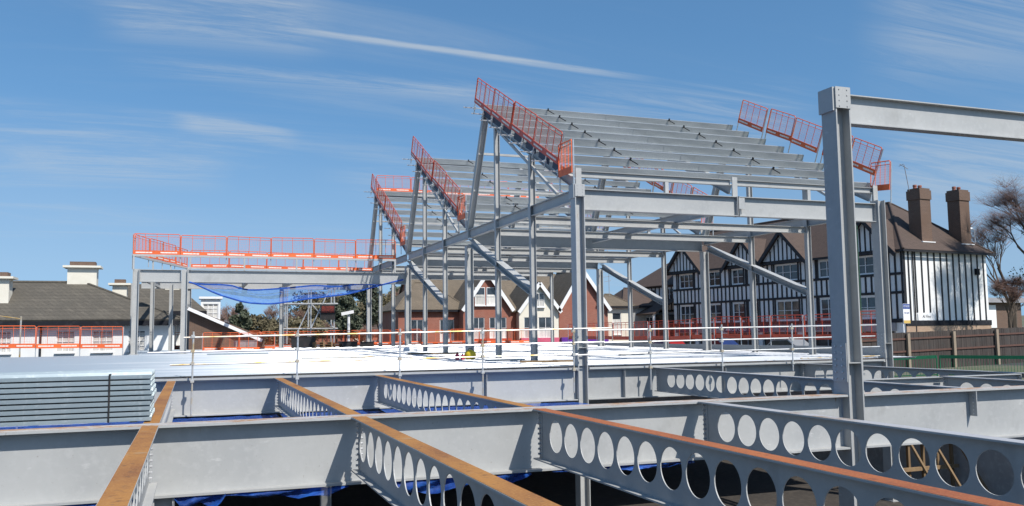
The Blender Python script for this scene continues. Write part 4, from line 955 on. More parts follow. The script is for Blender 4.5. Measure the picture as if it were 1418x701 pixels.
    slab(mb, [A, Bq, R0]); slab(mb, [A, R0, R1, D]); slab(mb, [Bq, Cq, R1, R0])
    roof = mb.build('roof', 'tile_brown', root, local=True)
    m = MB(); m.tube(R0, R1, .12); m.tube(A, R0, .10); m.tube(Bq, R0, .10); m.build('ridge_tile', 'tile_brown', roof, local=True)
    m = MB(); m.box((-o-.10, -o-.1, zr-.20), (W+o+.1, -o+.02, zr-.05)); m.box((-o-.1, -o, zr-.20), (-o+.02, L, zr-.05)); m.build('gutter', 'black_timber', roof, local=True)
    for cx, cy, wz, zt in ((3.7, .95, 1.25, 12.35), (8.6, .95, 1.25, 12.55)):
        zb = zr+(cy-.45+o)*(ZR-zr)/(hy+o)-.35
        m = MB(); m.box((cx-wz/2, cy-.45, zb), (cx+wz/2, cy+.65, zt-.9)); m.box((cx-wz/2-.07, cy-.52, zt-.898), (cx+wz/2+.07, cy+.72, zt-.16)); m.box((cx-wz/2, cy-.45, zt-.158), (cx+wz/2, cy+.65, zt)); ch = m.build('chimney', 'brick_brown', root, local=True)
        m = MB(); 
        for q in (-.35, .25): lathe(m, (cx+q, cy+.15, zt), [(.16, 0), (.14, .18), (.17, .2), (.15, .32)], 10)
        m.build('chimney_pot', 'brick_red', ch, local=True)
        m = MB(); m.box((cx-wz/2-.15, cy-.62, zb+.26), (cx+wz/2+.15, cy-.451, zb+.34)); m.build('flashing', 'white_trim', ch, local=True)
    m = MB(); m.box((rx-1.0, 14.2, ZR-.8), (rx+.3, 15.3, ZR+1.0)); ch = m.build('chimney', 'brick_brown', root, local=True)
    m = MB(); lathe(m, (rx-.4, 14.7, ZR+1.0), [(.2, 0), (.16, .4)], 8); m.build('chimney_pot', 'brick_red', ch, local=True)
    # aerial mast on the near chimney
    m = MB(); m.tube((3.2, 1.4, 11.6), (2.6, 1.4, 14.3), .03, n=5); m.tube((2.1, 1.4, 14.3), (3.3, 1.6, 14.05), .025, n=5); m.tube((2.3, 1.2, 14.3), (2.3, 1.65, 14.2), .02, n=5); m.build('aerial', 'fascia_grey', root, local=True)
    # gables
    for gi, yc in enumerate(bays):
        hw, zp, xo = (2.55, 9.9, -.30)
        if gi == 2: hw, zp = 2.2, 9.7
        if gi in (0, ): hw = 2.5
        m = MB(); m.add([(xo, yc-hw, 7.35), (xo, yc+hw, 7.35), (xo, yc, zp)], [(0, 2, 1)]); m.add([(xo, yc-hw, 7.1), (xo, yc+hw, 7.1), (xo, yc+hw, 7.35), (xo, yc-hw, 7.35)], [(0, 3, 2, 1)]); m.add([(xo, yc-hw, 7.1), (0, yc-hw, 7.1), (0, yc+hw, 7.1), (xo, yc+hw, 7.1)], [(0, 1, 2, 3)])
        g = m.build('gable', 'white_wall', root, local=True)
        m = MB(); m.box((xo-.05, yc-hw, 7.05), (xo-.002, yc+hw, 7.40)); m.build('timber', 'black_timber', g, local=True)
        for q in (-3, -2, -1, 0, 1, 2, 3):
            yy = yc+q*.50; zt = zp-abs(q*.50)*(zp-7.35)/hw-.12
            if zt > 7.6: m = MB(); m.box((xo-.04, yy-.065, 7.402), (xo-.002, yy+.065, zt)); m.build('timber', 'black_timber', g, local=True)
        k = (zp-7.35)/hw; ov = .45; xr = rx-1.0
        zpk = zp+.22
        for sgn in (-1, 1):
            e = (yc+sgn*(hw+ov)); ze = zpk-k*(hw+ov)
            xi = -o+(zpk-zr)*(rx+o)/(ZR-zr)   # where the gable ridge runs into the main slope
            xe = max(-o, -o+(ze-zr)*(rx+o)/(ZR-zr))
            m = MB(); slab(m, [(xo-.45, yc, zpk), (xo-.45, e, ze), (xe+.3, e, ze), (xi+.3, yc, zpk)], .10); m.build('gable_roof', 'tile_brown', g, local=True)
            m = MB(); m.obox((xo-.42, yc, zpk-.24), (xo-.42, e, ze-.24), .07, .30, (0, 0, 1)); m.build('barge_board', 'black_timber', g, local=True)
    # lower wing beyond the parade
    y0, y1 = L+.02, 36.2
    mb = MB(); wallgrid(mb, (.9, y0, 0), (0, 1, 0), NX, y1-y0, ZB, 6.2, [(1.2, 2.6, 4.6, 5.8), (4.2, 5.6, 4.6, 5.8)]); mb.add([(.9, y1, ZB), (.9, y1, 6.2), (9, y1, 6.2), (9, y1, ZB)], [(0, 1, 2, 3)]); lw = mb.build('lower_wing', 'white_wall', root, local=True)
    for k in range(13): yy = y0+.1+k*.68; m = MB(); m.box((.85, yy-.07, 3.4), (.899, yy+.07, 6.18)); m.build('timber', 'black_timber', lw, local=True)
    for zz in (3.4, 4.5, 6.05): m = MB(); m.box((.84, y0, zz-.1), (.895, y1, zz+.1)); m.build('timber', 'black_timber', lw, local=True)
    window(lw, (.9, y0, 0), (0, 1, 0), NX, (1.2, 2.6, 4.6, 5.8), 2, 2, sill=False); window(lw, (.9, y0, 0), (0, 1, 0), NX, (4.2, 5.6, 4.6, 5.8), 2, 2, sill=False)
    m = MB(); slab(m, [(.4, y0, 6.15), (.4, y1+.4, 6.15), (5, y1-2.5, 9.3), (5, y0, 9.3)]); slab(m, [(9.4, y0, 6.15), (5, y0, 9.3), (5, y1-2.5, 9.3), (9.4, y1+.4, 6.15)]); slab(m, [(.4, y1+.4, 6.15), (9.4, y1+.4, 6.15), (5, y1-2.5, 9.3)]); m.build('wing_roof', 'tile_brown', lw, local=True)
    m = MB(); slab(m, [(-2.4, y0+.4, 3.1), (-2.4, y1+.6, 3.1), (.9, y1-.8, 4.7), (.9, y0+.4, 4.7)]); slab(m, [(-2.4, y1+.6, 3.1), (.9, y1+.6, 3.1), (.9, y1-.8, 4.7)]); m.build('porch_roof', 'tile_brown', lw, local=True)
    for yy in (y0+.7, y0+3.5, y1+.1): m = MB(); m.box((-2.2, yy-.1, ZB), (-2.0, yy+.1, 3.05)); m.build('porch_post', 'white_trim', lw, local=True)
    m = MB(); m.box((-.2, y0+.7, ZB), (.88, y1, 3.0)); m.build('porch_front', 'shop_dark', lw, local=True)
    return root
tudor()

# ---- brick and rendered houses behind the deck (fronts face the deck)
def house(name, label, X0, Y0, W, D, zb, ze, wallm, roofm, rz=0, wins=(), gable=None, hip=None, ridge=None, trim='white_trim', shop=None):
    root = empty(name, (X0, Y0, zb), R(rz), label, 'house', None); ze -= zb
    ops = [w[:4] for w in wins if w[3] <= ze]; ops = [(a, b, c-zb, d-zb) for a, b, c, d in [w[:4] for w in wins]]
    lowops = [o for o in ops if o[3] < ze]; N = (0, -1, 0)
    mb = MB(); wallgrid(mb, (0, 0, 0), (1, 0, 0), N, W, 0, ze, lowops)
    mb.add([(0, 0, 0), (0, 0, ze), (0, D, ze), (0, D, 0)], [(0, 1, 2, 3)]); mb.add([(W, 0, 0), (W, D, 0), (W, D, ze), (W, 0, ze)], [(0, 1, 2, 3)]); mb.add([(0, D, 0), (0, D, ze), (W, D, ze), (W, D, 0)], [(0, 1, 2, 3)])
    if gable:
        c, zp = gable; zp -= zb
        up_ = [o for o in ops if o[3] >= ze]
        # gable front as a triangle with its window cut as a recess on top
        mb.add([(0, 0, ze), (W, 0, ze), (c, 0, zp)], [(0, 1, 2)])
    w = mb.build('wall', wallm, root, local=True)
    for wi, o in zip(wins, ops):
        if o[3] < ze: window(root, (0, 0, 0), (1, 0, 0), N, o, wi[4] if len(wi) > 4 else 2, 2, trim, True, wi[5] if len(wi) > 5 else 0)
        else: window(root, (0, -.12, 0), (1, 0, 0), N, o, wi[4] if len(wi) > 4 else 2, 2, trim, True, wi[5] if len(wi) > 5 else 0)
    if gable:
        k0 = (zp-ze)/c; k1 = (zp-ze)/(W-c); ov = .16
        m = MB(); slab(m, [(c, -.35, zp+.15), (c, D, zp+.15), (-ov, D, ze+.15-k0*ov), (-ov, -.35, ze+.15-k0*ov)]); slab(m, [(c, -.35, zp+.15), (W+ov, -.35, ze+.15-k1*ov), (W+ov, D, ze+.15-k1*ov), (c, D, zp+.15)]); m.build('roof', roofm, root, local=True)
        m = MB(); m.add([(0, D, ze), (W, D, ze), (c, D, zp)], [(0, 2, 1)]); m.build('rear_gable', wallm, root, local=True)
        for a, b in (((-ov, -.40, ze-.02-k0*ov), (c, -.40, zp-.02)), ((W+ov, -.40, ze-.02-k1*ov), (c, -.40, zp-.02))):
            m = MB(); m.obox(a, b, .07, .34, (0, 0, 1)); m.build('barge_board', trim, root, local=True)
    if hip:
        zp, inset = hip; zp -= zb; o = .35; A, B, C, Dd = (-o, -o, ze), (W+o, -o, ze), (W+o, D+o, ze), (-o, D+o, ze); r0, r1 = (inset, D/2, zp), (W-inset, D/2, zp)
        m = MB(); slab(m, [A, B, r1, r0]); slab(m, [B, C, r1]); slab(m, [C, Dd, r0, r1]); slab(m, [Dd, A, r0]); rf = m.build('roof', roofm, root, local=True)
        m = MB(); m.tube(r0, r1, .1); m.tube(A, r0, .08); m.tube(B, r1, .08); m.build('ridge_tile', roofm, rf, local=True)
        m = MB(); m.box((-o-.06, -o-.08, ze-.22), (W+o+.06, -o+.03, ze-.04)); m.build('gutter', 'dark_band', rf, local=True)
    if ridge:
        zp, = ridge; zp -= zb; o = .35
        m = MB(); slab(m, [(-.2, -o, ze-.05), (W+.2, -o, ze-.05), (W+.2, D/2, zp), (-.2, D/2, zp)]); slab(m, [(-.2, D+o, ze-.05), (-.2, D/2, zp), (W+.2, D/2, zp), (W+.2, D+o, ze-.05)]); m.build('roof', roofm, root, local=True)
        for xx in (0, W): m = MB(); m.add([(xx, 0, ze), (xx, D, ze), (xx, D/2, zp-.12)], [(0, 1, 2)]); m.build('end_gable', wallm, root, local=True)
    return root
h = house('brick_house', 'red brick house with a tan hipped roof, at the tree end of the row', 17.9, 79.5, 6.6, 8.5, -2.6, 3.55, 'brick_red', 'tile_tan', 0, [(4.0, 5.4, .4, 2.6, 2, .4), (1.2, 2.4, .4, 2.6, 2, 0)], hip=(6.35, 2.6))
h = house('brick_house', 'tall tan tiled range rising behind the gabled brick houses', 20.6, 83.2, 16.5, 9, -2.4, 3.9, 'brick_red', 'tile_tan', 0, [], ridge=(7.7,))
h = house('brick_house', 'red brick gabled house with white barge boards and a double attic window', 23.75, 78, 4.75, 6, -2.4, 3.62, 'brick_red', 'tile_tan', 0, [(.35, 2.1, .75, 2.75, 3, .5), (2.6, 4.3, .75, 2.75, 3, .5), (1.15, 2.15, 3.9, 5.6, 1, .6), (2.3, 3.3, 3.9, 5.6, 1, .6)], gable=(2.35, 7.0))
h = house('brick_house', 'narrow red brick link between the gabled house and the cream house', 28.52, 78.8, .8, 5, -2.3, 3.4, 'brick_red', 'tile_tan', 0, [], ridge=(5.0,))
h = house('rendered_house', 'cream rendered gabled house between two red brick gables', 29.35, 78, 4.1, 6, -2.3, 3.42, 'cream_wall', 'tile_grey', 0, [(.5, 1.6, .75, 2.75, 2, .4), (2.0, 3.5, .75, 2.75, 2, .4), (1.5, 2.6, 3.75, 5.1, 2, .5)], gable=(2.05, 6.05))
h = house('brick_house', 'broad red brick gabled house with a small slit window, beside the cream house', 33.5, 78, 5.3, 6, -2.2, 3.6, 'brick_red', 'tile_tan', 0, [(1.7, 2.4, .4, 3.0, 1, 0), (4.1, 4.35, 3.6+.35, 4.9, 1, 0)], gable=(2.45, 7.45))
h = house('rendered_house', 'small cream rendered house with a tan roof and one sash window', 39.6, 80, 2.9, 5, -2.1, 3.9, 'cream_wall', 'tile_tan', 0, [(.7, 1.7, 1.0, 3.2, 1, .7)], hip=(5.2, 1.1))
h = house('rendered_house', 'plain grey rendered house tucked against the half-timbered wing', 42.7, 82, 4.2, 6, -2.0, 4.0, 'concrete', 'tile_brown', 0, [(2.6, 3.5, 1.4, 2.8, 2, 0)], hip=(6.0, 1.6))
# shop fronts at street level on the row
for X0, w, mt, lab in ((33.6, 5.0, 'purple', 'purple shop front below the broad brick gable'), (29.4, 3.9, 'pink', 'pink and white shop front below the cream house'), (24.0, 4.4, 'red_paint', 'red shop front below the double attic window')):
    o = empty('shop_front', (X0, 77.55, -2.3), 0, lab, 'shop front')
    b = MB(); b.box((0, 0, 2.0), (w, .40, 3.08)); b.build('fascia', mt, o, local=True)
    b = MB(); b.box((.05, .2, 0), (w-.05, .40, 1.99)); b.build('shop_window', 'shop_dark', o, local=True)
    for q in range(5): b = MB(); x = .05+(w-.1)*q/4; b.box((x-.05, .12, 0), (x+.05, .198, 1.99)); b.build('mullion', 'white_trim' if mt != 'purple' else mt, o, local=True)
b = MB(); c = V((41.0, 82, 5.0)); b.tube(c, c+V((0, 0, 2.6)), .03, n=5)
for z, w in ((2.5, .9), (2.0, .6), (1.5, .5)): b.tube(c+V((-w, 0, z)), c+V((w*.6, .1, z+.15)), .022, n=5)
tag(b.build('roof_aerial', 'fascia_grey'), 'thin television aerial on the small cream house', 'aerial')

# ---- white inn with dark hipped roof, left of the wing
def inn():
    root = empty('white_inn', (-16.6, 64.6, -4.4), 0, 'white rendered inn with dark tiled hipped roofs and cream chimneys', 'building'); zb = -4.4
    W = 15.4; ze = 2.5-zb; N = (0, -1, 0)
    wx = [(5.05, .85), (8.65, 1.1), (10.9, 1.25), (13.0, 1.1), (2.0, 1.1)]
    ops = []
    for c, w in wx: ops += [(c-w/2, c+w/2, .35-zb, 1.75-zb), (c-w/2, c+w/2, -2.6-zb, -.9-zb)]
    mb = MB(); wallgrid(mb, (0, 0, 0), (1, 0, 0), N, W, 0, ze, ops); mb.add([(W, 0, 0), (W, 9, 0), (W, 9, ze), (W, 0, ze)], [(0, 1, 2, 3)]); mb.add([(0, 0, 0), (0, 0, ze), (0, 9, ze), (0, 9, 0)], [(0, 1, 2, 3)]); mb.build('wall', 'white_wall', root, local=True)
    for o in ops: window(root, (0, 0, 0), (1, 0, 0), N, o, 3, 4, 'white_trim', True, .9 if random.random() < .6 else .0, .12, .05)
    m = MB(); m.box((-.3, -.55, ze-.42), (W+.3, -.002, ze-.03)); m.build('eaves_band', 'dark_band', root, local=True)
    m = MB(); m.tube((7.2, -.12, 0), (7.2, -.12, ze-.43), .06); m.build('downpipe', 'dark_band', root, local=True)
    zp = 5.25-zb; o = .6; D = 9.0; A, B, C, Dd = (-o, -o, ze), (W+o, -o, ze), (W+o, D, ze), (-o, D, ze); r0, r1 = (4, D/2, zp), (W-6.2, D/2, zp)
    m = MB(); slab(m, [A, B, r1, r0]); slab(m, [B, C, r1]); slab(m, [C, Dd, r0, r1]); slab(m, [Dd, A, r0]); rf = m.build('roof', 'tile_grey', root, local=True)
    m = MB(); m.tube(r0, r1, .11); m.tube(A, r0, .09); m.tube(B, r1, .09); m.build('ridge_tile', 'tile_grey', rf, local=True)
    for cx, cy, w, d, z0, z1, nm in ((9.05, 4.9, 1.9, 1.3, 3.6, 6.75, 'c'), (4.3, 2.2, 1.3, 1.3, 2.2, 5.75, 'c'), (11.3, 8.0, 1.0, 1.0, 3.5, 5.7, 'c')):
        m = MB(); m.box((cx-w/2, cy-d/2, z0-zb), (cx+w/2, cy+d/2, z1-.45-zb)); m.box((cx-w/2-.28, cy-d/2-.28, z1-.449-zb), (cx+w/2+.28, cy+d/2+.28, z1-.30-zb)); ch = m.build('chimney', 'cream_wall', root, local=True)
        m = MB(); m.box((cx-w/2+.12, cy-d/2+.12, z1-.299-zb), (cx+w/2-.12, cy+d/2-.12, z1+.0-zb)); m.build('pot_row', 'brick_brown', ch, local=True)
    # second range with dormers
    m = MB(); W2 = 6.6; X2 = 10.6
    wl = MB(); wallgrid(wl, (X2, 8.6, 0), (1, 0, 0), N, W2, 0, 3.3-zb+.0, [(2.0, 2.9, 1.2-zb, 2.6-zb), (5.2, 6.1, 1.2-zb, 2.6-zb), (3.6, 4.5, 1.2-zb, 2.6-zb)]); wl.add([(X2+W2, 8.6, 0), (X2+W2, 15, 0), (X2+W2, 15, 3.3-zb), (X2+W2, 8.6, 3.3-zb)], [(0, 1, 2, 3)]); wi = wl.build('rear_range', 'white_wall', root, local=True)
    for o_ in ((2.0, 2.9, 1.2-zb, 2.6-zb), (5.2, 6.1, 1.2-zb, 2.6-zb), (3.6, 4.5, 1.2-zb, 2.6-zb)): window(wi, (X2, 8.6, 0), (1, 0, 0), N, o_, 2, 3, 'white_trim', True, 0, .12, .05)
    m = MB(); slab(m, [(X2-.4, 8.2, 3.3-zb), (X2+W2+.4, 8.2, 3.3-zb), (X2+W2-2.0, 12, 5.6-zb), (X2+1.0, 12, 5.6-zb)]); slab(m, [(X2+W2+.4, 8.2, 3.3-zb), (X2+W2+.4, 15.4, 3.3-zb), (X2+W2-2, 12, 5.6-zb)]); slab(m, [(X2-.4, 15.4, 3.3-zb), (X2+1, 12, 5.6-zb), (X2+W2-2, 12, 5.6-zb), (X2+W2+.4, 15.4, 3.3-zb)]); m.build('rear_roof', 'tile_grey', wi, local=True)
    m = MB(); m.box((X2-.4, 7.9, 3.0-zb), (X2+W2+.4, 8.55, 3.28-zb)); m.build('eaves_band', 'dark_band', wi, local=True)
    m = MB(); m.box((X2+3.8, 11.2, 4.6-zb), (X2+4.9, 12.4, 6.2-zb)); m.build('chimney', 'cream_wall', wi, local=True)
    m = MB(); wallgrid(m, (17.15, 9.5, 0), (1, 0, 0), N, 1.5, 0, 4.3-zb, [(.15, 1.35, 2.4-zb, 3.9-zb)]); m.add([(18.65, 9.5, 0), (18.65, 11, 0), (18.65, 11, 4.3-zb), (18.65, 9.5, 4.3-zb)], [(0, 1, 2, 3)]); bw = m.build('bay_tower', 'white_wall', root, local=True)
    window(bw, (17.15, 9.5, 0), (1, 0, 0), N, (.15, 1.35, 2.4-zb, 3.9-zb), 3, 4, 'white_trim', True, .9, .12, .06)
    m = MB(); m.box((17.0, 9.3, 4.302-zb), (18.8, 11.1, 4.48-zb)); m.build('cornice', 'white_trim', bw, local=True)
    # lower tiled wing with white barge board
    m = MB(); g0 = 17.75; m.add([(g0-1.4, -1.0, 0), (g0+3.6, -1.0, 0), (g0+3.6, -1.0, 1.2-zb), (g0-1.4, -1.0, 3.25-zb)], [(0, 1, 2, 3)]); lw = m.build('lower_wing', 'brick_brown', root, local=True)
    m = MB(); slab(m, [(g0-1.5, -1.4, 3.3-zb), (g0+3.4, -1.4, 1.05-zb), (g0+3.4, 5, 1.05-zb), (g0-1.5, 5, 3.3-zb)], .12); m.build('wing_roof', 'tile_grey', lw, local=True)
    m = MB(); m.obox((g0-1.5, -1.44, 3.2-zb), (g0+3.4, -1.44, .95-zb), .07, .22); m.build('barge_board', 'white_trim', lw, local=True)
inn()
b = MB(); c = V((-7.5, 64.0, -4.4)); 
# small inn lamp bracket and pole aerial
b = MB(); c = V((-9.6, 58.5, -4.5)); b.tube(c, c+V((0, 0, 7.1)), .05, n=6); b.tube(c+V((0, 0, 6.95)), c+V((-1.9, 0, 7.25)), .03, n=6); tag(b.build('street_pole', 'tube_rust'), 'thin brown pole with a short arm before the white inn', 'pole')

# ================================================================== street furniture and cars by the parade
def lamp(px_top, py_top, dist, label, m='lamp_green'):
    d = ray(px_top, py_top); p = V((0, 0, CAMH))+d*dist; z0 = gz(p.x, p.y)
    o = empty('street_lamp', (p.x, p.y, z0), 0, label, 'street lamp'); H = p.z-z0
    b = MB(); b.tube((0, 0, 0), (0, 0, 1.2), .11, .10); b.tube((0, 0, 1.2), (0, 0, H), .075, .05); b.build('pole', m, o, local=True)
    b = MB(); b.tube((0, 0, H), (-.5, 0, H+.08), .04); b.build('arm', m, o, local=True)
    b = MB(); b.obox((-1.15, 0, H+.10), (-.35, 0, H+.10), .26, .14); b.build('lantern', 'white_trim', o, local=True)
lamp(1186, 313, 58, 'green street lamp with a white lantern in front of the half-timbered parade')
lamp(1349, 318, 92, 'dark street lamp rising behind the half-timbered parade by the bare tree', 'fascia_grey')
def car(p, rz, m, label):
    o = empty('parked_car', (p[0], p[1], gz(p[0], p[1])+.04), rz, label, 'car', 'cars parked along the parade')
    prof = [(-2.1, .3), (2.1, .3), (2.15, .62), (1.95, .85), (1.1, .95), (.45, 1.42), (-1.2, 1.45), (-1.95, .98), (-2.15, .85)]
    b = MB(); b.prism([(x, z) for x, z in prof], (0, -.85, 0), (1, 0, 0), (0, 0, 1), (0, 1.7, 0)); b.build('body', m, o, local=True)
    for sy in (-1, 1):
        w = [(.95, .97), (.40, 1.36), (-1.12, 1.39), (-1.7, 1.0)]; b = MB(); b.add([(x, sy*.856, z) for x, z in w], [(0, 1, 2, 3) if sy > 0 else (3, 2, 1, 0)]); b.build('side_window', 'glass', o, local=True)
    for x in (-1.3, 1.3):
        for sy in (-1, 1):
            b = MB(); b.tube((x, sy*.72, .32), (x, sy*.90, .32), .32, n=14); t = b.build('wheel', 'tyre', o, local=True); b = MB(); b.tube((x, sy*.90, .32), (x, sy*.915, .32), .19, n=10); b.build('rim', 'car_silver', t, local=True)
    for sy in (-.6, .6): b = MB(); b.box((2.05, sy-.18, .62), (2.16, sy+.18, .76)); b.build('headlight', 'white_trim', o, local=True)
def sxx(y): return 50.8-.1405*(y-51.6)
for yy, m, lab in ((58, 'car_silver', 'silver car parked at the kerb nearest the letting board'), (66, 'car_blue', 'dark blue car parked at the kerb below the music shop'), (73, 'car_red', 'red car parked at the kerb by the half-timbered wing')):
    car((sxx(yy)-5.4, yy), R(98), m, lab)
# timber hoarding on the street side
P0, P1 = V((33.9, 37.9, 0)), V((55.3, 39.2, 0)); FN = 6
d = (P1-P0)/FN; fo = None
def zt_(u): return .95+.30*u/ .62 if u < .62 else 1.25+.25*(u-.62)
fo = empty('hoarding', (P0.x, P0.y, -1.5), 0, 'brown board hoarding with pale posts along the street side of the pit', 'fence')
for k in range(FN+1):
    p = P0+d*k; b = MB(); b.box((p.x-.09, p.y-.19, -1.5), (p.x+.09, p.y-.05, zt_(k/FN)-.05)); b.build('post', 'post_wood', fo)
for k in range(FN):
    p, q = P0+d*k, P0+d*(k+1)
    for j in range(19):
        a = p+d*(j/19); c = p+d*((j+1)/19-.003); zt = zt_((k+j/19)/FN)
        b = MB(); off = V((0, random.uniform(-.008, .008), 0)); zr_ = random.uniform(-.015, .015)
        P = [a+off, c+off]; b.add([P[0]+V((0, 0, -1.5)), P[1]+V((0, 0, -1.5)), P[1]+V((0, 0, zt+zr_)), P[0]+V((0, 0, zt+zr_)), P[0]+V((0, .03, -1.5)), P[1]+V((0, .03, -1.5)), P[1]+V((0, .03, zt+zr_)), P[0]+V((0, .03, zt+zr_))], [(0, 1, 2, 3), (5, 4, 7, 6), (3, 2, 6, 7), (0, 3, 7, 4), (1, 5, 6, 2)])
        b.build('board', 'fence_wood', fo)
    for zo in (-.35, -1.05):
        b = MB(); z = zt_((k+.5)/FN)+zo; dz = (zt_((k+1)/FN)-zt_(k/FN))/2; b.obox(p+V((0, -.03, z-dz)), q+V((0, -.03, z+dz)), .05, .10); b.build('rail', 'fence_rail', fo)
def gbarrier(p, q, label):
    o = empty('green_barrier', (p[0], p[1], p[2]), 0, label, 'barrier', 'green mesh barriers'); p, q = V(p), V(q); H = V((0, 0, 1.0)); c = V(o.location)
    b = MB(); b.obox(p+H*.94, q+H*.94, .03, .15); b.obox(p+H*.1, q+H*.1, .03, .05); b.obox(p, p+H, .04, .04); b.obox(q, q+H, .04, .04); b.build('frame', 'barrier_green', o)
    b = MB(); n = int((q-p).length/.12)
    for k in range(1, n): r = p+(q-p)*(k/n); b.obox(r+H*.1, r+H*.9, .012, .012)
    b.build('mesh_infill', 'barrier_green', o)
    for r in (p, q): b = MB(); b.box((r.x-.04, r.y-.25, r.z-.03), (r.x+.04, r.y+.25, r.z)); b.build('foot', 'barrier_green', o)
zz = -.62
gbarrier((30.9, 33.6, -1.16), (33.0, 31.8, -1.03), 'green mesh barrier standing at an angle before the board hoarding')
gbarrier((33.1, 31.7, -1.03), (35.0, 28.4, -1.03), 'green mesh barrier between the angled one and the straight one')
gbarrier((36.2, 29.4, -1.08), (40.9, 28.6, -1.06), 'green mesh barrier farthest along, past the angled pair')
# timber props and formwork by the right-hand pit wall
fw_ = empty('formwork', (27.9, 26.5, PZ), 0, 'timber formwork frame propped against the concrete pit wall', 'formwork')
for k in range(5): b = MB(); x = 26.2+k*.75; b.box((x-.05, 27.6, PZ), (x+.05, 27.72, PZ+3.4)); b.build('stud', 'timber', fw_)
for z in (1.0, 2.1, 3.2): b = MB(); b.box((26.0, 27.48, PZ+z), (29.4, 27.598, PZ+z+.14)); b.build('waling', 'timber', fw_)
for k in range(3): b = MB(); b.obox((26.6+k*1.2, 27.5, PZ+2.6), (26.6+k*1.2, 25.6, PZ+.05), .09, .09); b.build('raker', 'timber', fw_)

# ================================================================== trees
def leafcloud(mb, c, rx, ry, rz, n, s, rnd, shell=.55):
    for _ in range(n):
        while True:
            p = V((rnd.uniform(-1, 1), rnd.uniform(-1, 1), rnd.uniform(-1, 1)))
            if shell < p.length <= 1 or (p.length <= 1 and rnd.random() < .25): break
        p = c+V((p.x*rx, p.y*ry, p.z*rz)); a = V((rnd.gauss(0, 1), rnd.gauss(0, 1), rnd.gauss(0, .8))).normalized(); b = a.orthogonal().normalized(); k = s*rnd.uniform(.6, 1.4)
        b = (b*math.cos(rnd.random()*6)+a.cross(b)*math.sin(rnd.random()*6)).normalized()
        mb.add([p-a*k*.5-b*k*.3, p+a*k*.5-b*k*.1, p+a*k*.3+b*k*.4, p-a*k*.3+b*k*.35], [(0, 1, 2, 3)])
def branches(mb, p, d, L, r, depth, rnd, tips, spread=.6, thin=.62, upb=.12):
    q = p+d*L; mb.tube(p, q, r, r*thin, n=5 if depth > 2 else 3, cap=False)
    if depth == 0: tips.append(q); return
    nb = rnd.choice((2, 3, 3)) if depth > 1 else 3
    for k in range(nb):
        ax = V((rnd.gauss(0, 1), rnd.gauss(0, 1), rnd.gauss(0, 1))); ax = (ax-d*ax.dot(d)).normalized()
        nd = (d+ax*rnd.uniform(.35, 1)*spread+V((0, 0, upb))).normalized()
        branches(mb, p+d*L*rnd.uniform(.6, 1), nd, L*rnd.uniform(.62, .88), r*thin*.85, depth-1, rnd, tips, spread, thin, upb)
def tree(label, pos, H, R_, kind, seed, group='trees beyond the deck', name=None, tw=5):
    rnd = random.Random(seed); pos = V(pos); o = empty(name or {'pine': 'pine_tree', 'bare': 'bare_tree', 'olive': 'broadleaf_tree'}[kind], pos, 0, label, 'tree', group)
    t = MB(); tips = []
    if kind == 'pine':
        t.tube((0, 0, 0), (0, 0, H*.9), H*.022, H*.006, n=7)
        for k in range(14):
            z = H*(.3+.6*k/14); a = k*2.4; l = R_*(1-.7*k/14); t.tube((0, 0, z), (math.cos(a)*l*.8, math.sin(a)*l*.8, z+l*.15), .06, .02, n=4)
        t.build('trunk', 'bark', o, local=True); c = MB()
        for k in range(22):
            f = rnd.uniform(.0, 1); z = H*(.30+.68*f); l = R_*(1-.78*f)*rnd.uniform(.5, 1); a = rnd.random()*6.28
            leafcloud(c, V((math.cos(a)*l*.75, math.sin(a)*l*.75, z)), R_*.36*(1.1-.6*f), R_*.36*(1.1-.6*f), H*.08, 260, .36, rnd, .2)
        c.build('crown', 'leaf_pine', o, local=True)
    elif kind == 'olive':
        branches(t, V((0, 0, 0)), V((0, 0, 1)), H*.30, H*.025, 3, rnd, tips, .8); t.build('trunk', 'bark', o, local=True); c = MB()
        for k in range(20):
            a = rnd.random()*6.28; e = rnd.uniform(-.35, 1); l = R_*rnd.uniform(.45, .8)
            leafcloud(c, V((math.cos(a)*l*math.cos(e), math.sin(a)*l*math.cos(e), H*.58+math.sin(e)*H*.34)), R_*.36, R_*.36, H*.13, 300, .30, rnd, .2)
        c.build('crown', 'leaf_olive', o, local=True)
    else:
        branches(t, V((0, 0, 0)), V((rnd.uniform(-.08, .08), 0, 1)).normalized(), H*.26, H*.022, 5, rnd, tips, .62, .66, .16); t.build('trunk', 'bark', o, local=True); c = MB()
        for p in tips:
            for k in range(tw):
                d = (V((p.x, p.y, (p.z-H*.3)))*.6/max(.1, p.length)+V((rnd.gauss(0, .5), rnd.gauss(0, .5), rnd.uniform(.1, .9)))).normalized(); l = H*rnd.uniform(.05, .10)
                a = d.orthogonal().normalized()*(.026 if tw < 6 else .014); q = p+d*l; c.add([p-a, p+a, q], [(0, 1, 2)])
                for s in range(3): u = p+d*l*rnd.uniform(.2, .9); e = (d+V((rnd.gauss(0, .7), rnd.gauss(0, .7), rnd.gauss(0, .5)))).normalized(); c.add([u-a*.6, u+a*.6, u+e*l*.55], [(0, 1, 2)])
        c.build('crown', 'twig', o, local=True)
    return o
def at(px, dist):
    d = ray(px, 460); d.z = 0; d.normalize(); p = d*dist; return V((p.x, p.y, gz(p.x, p.y)-.1))
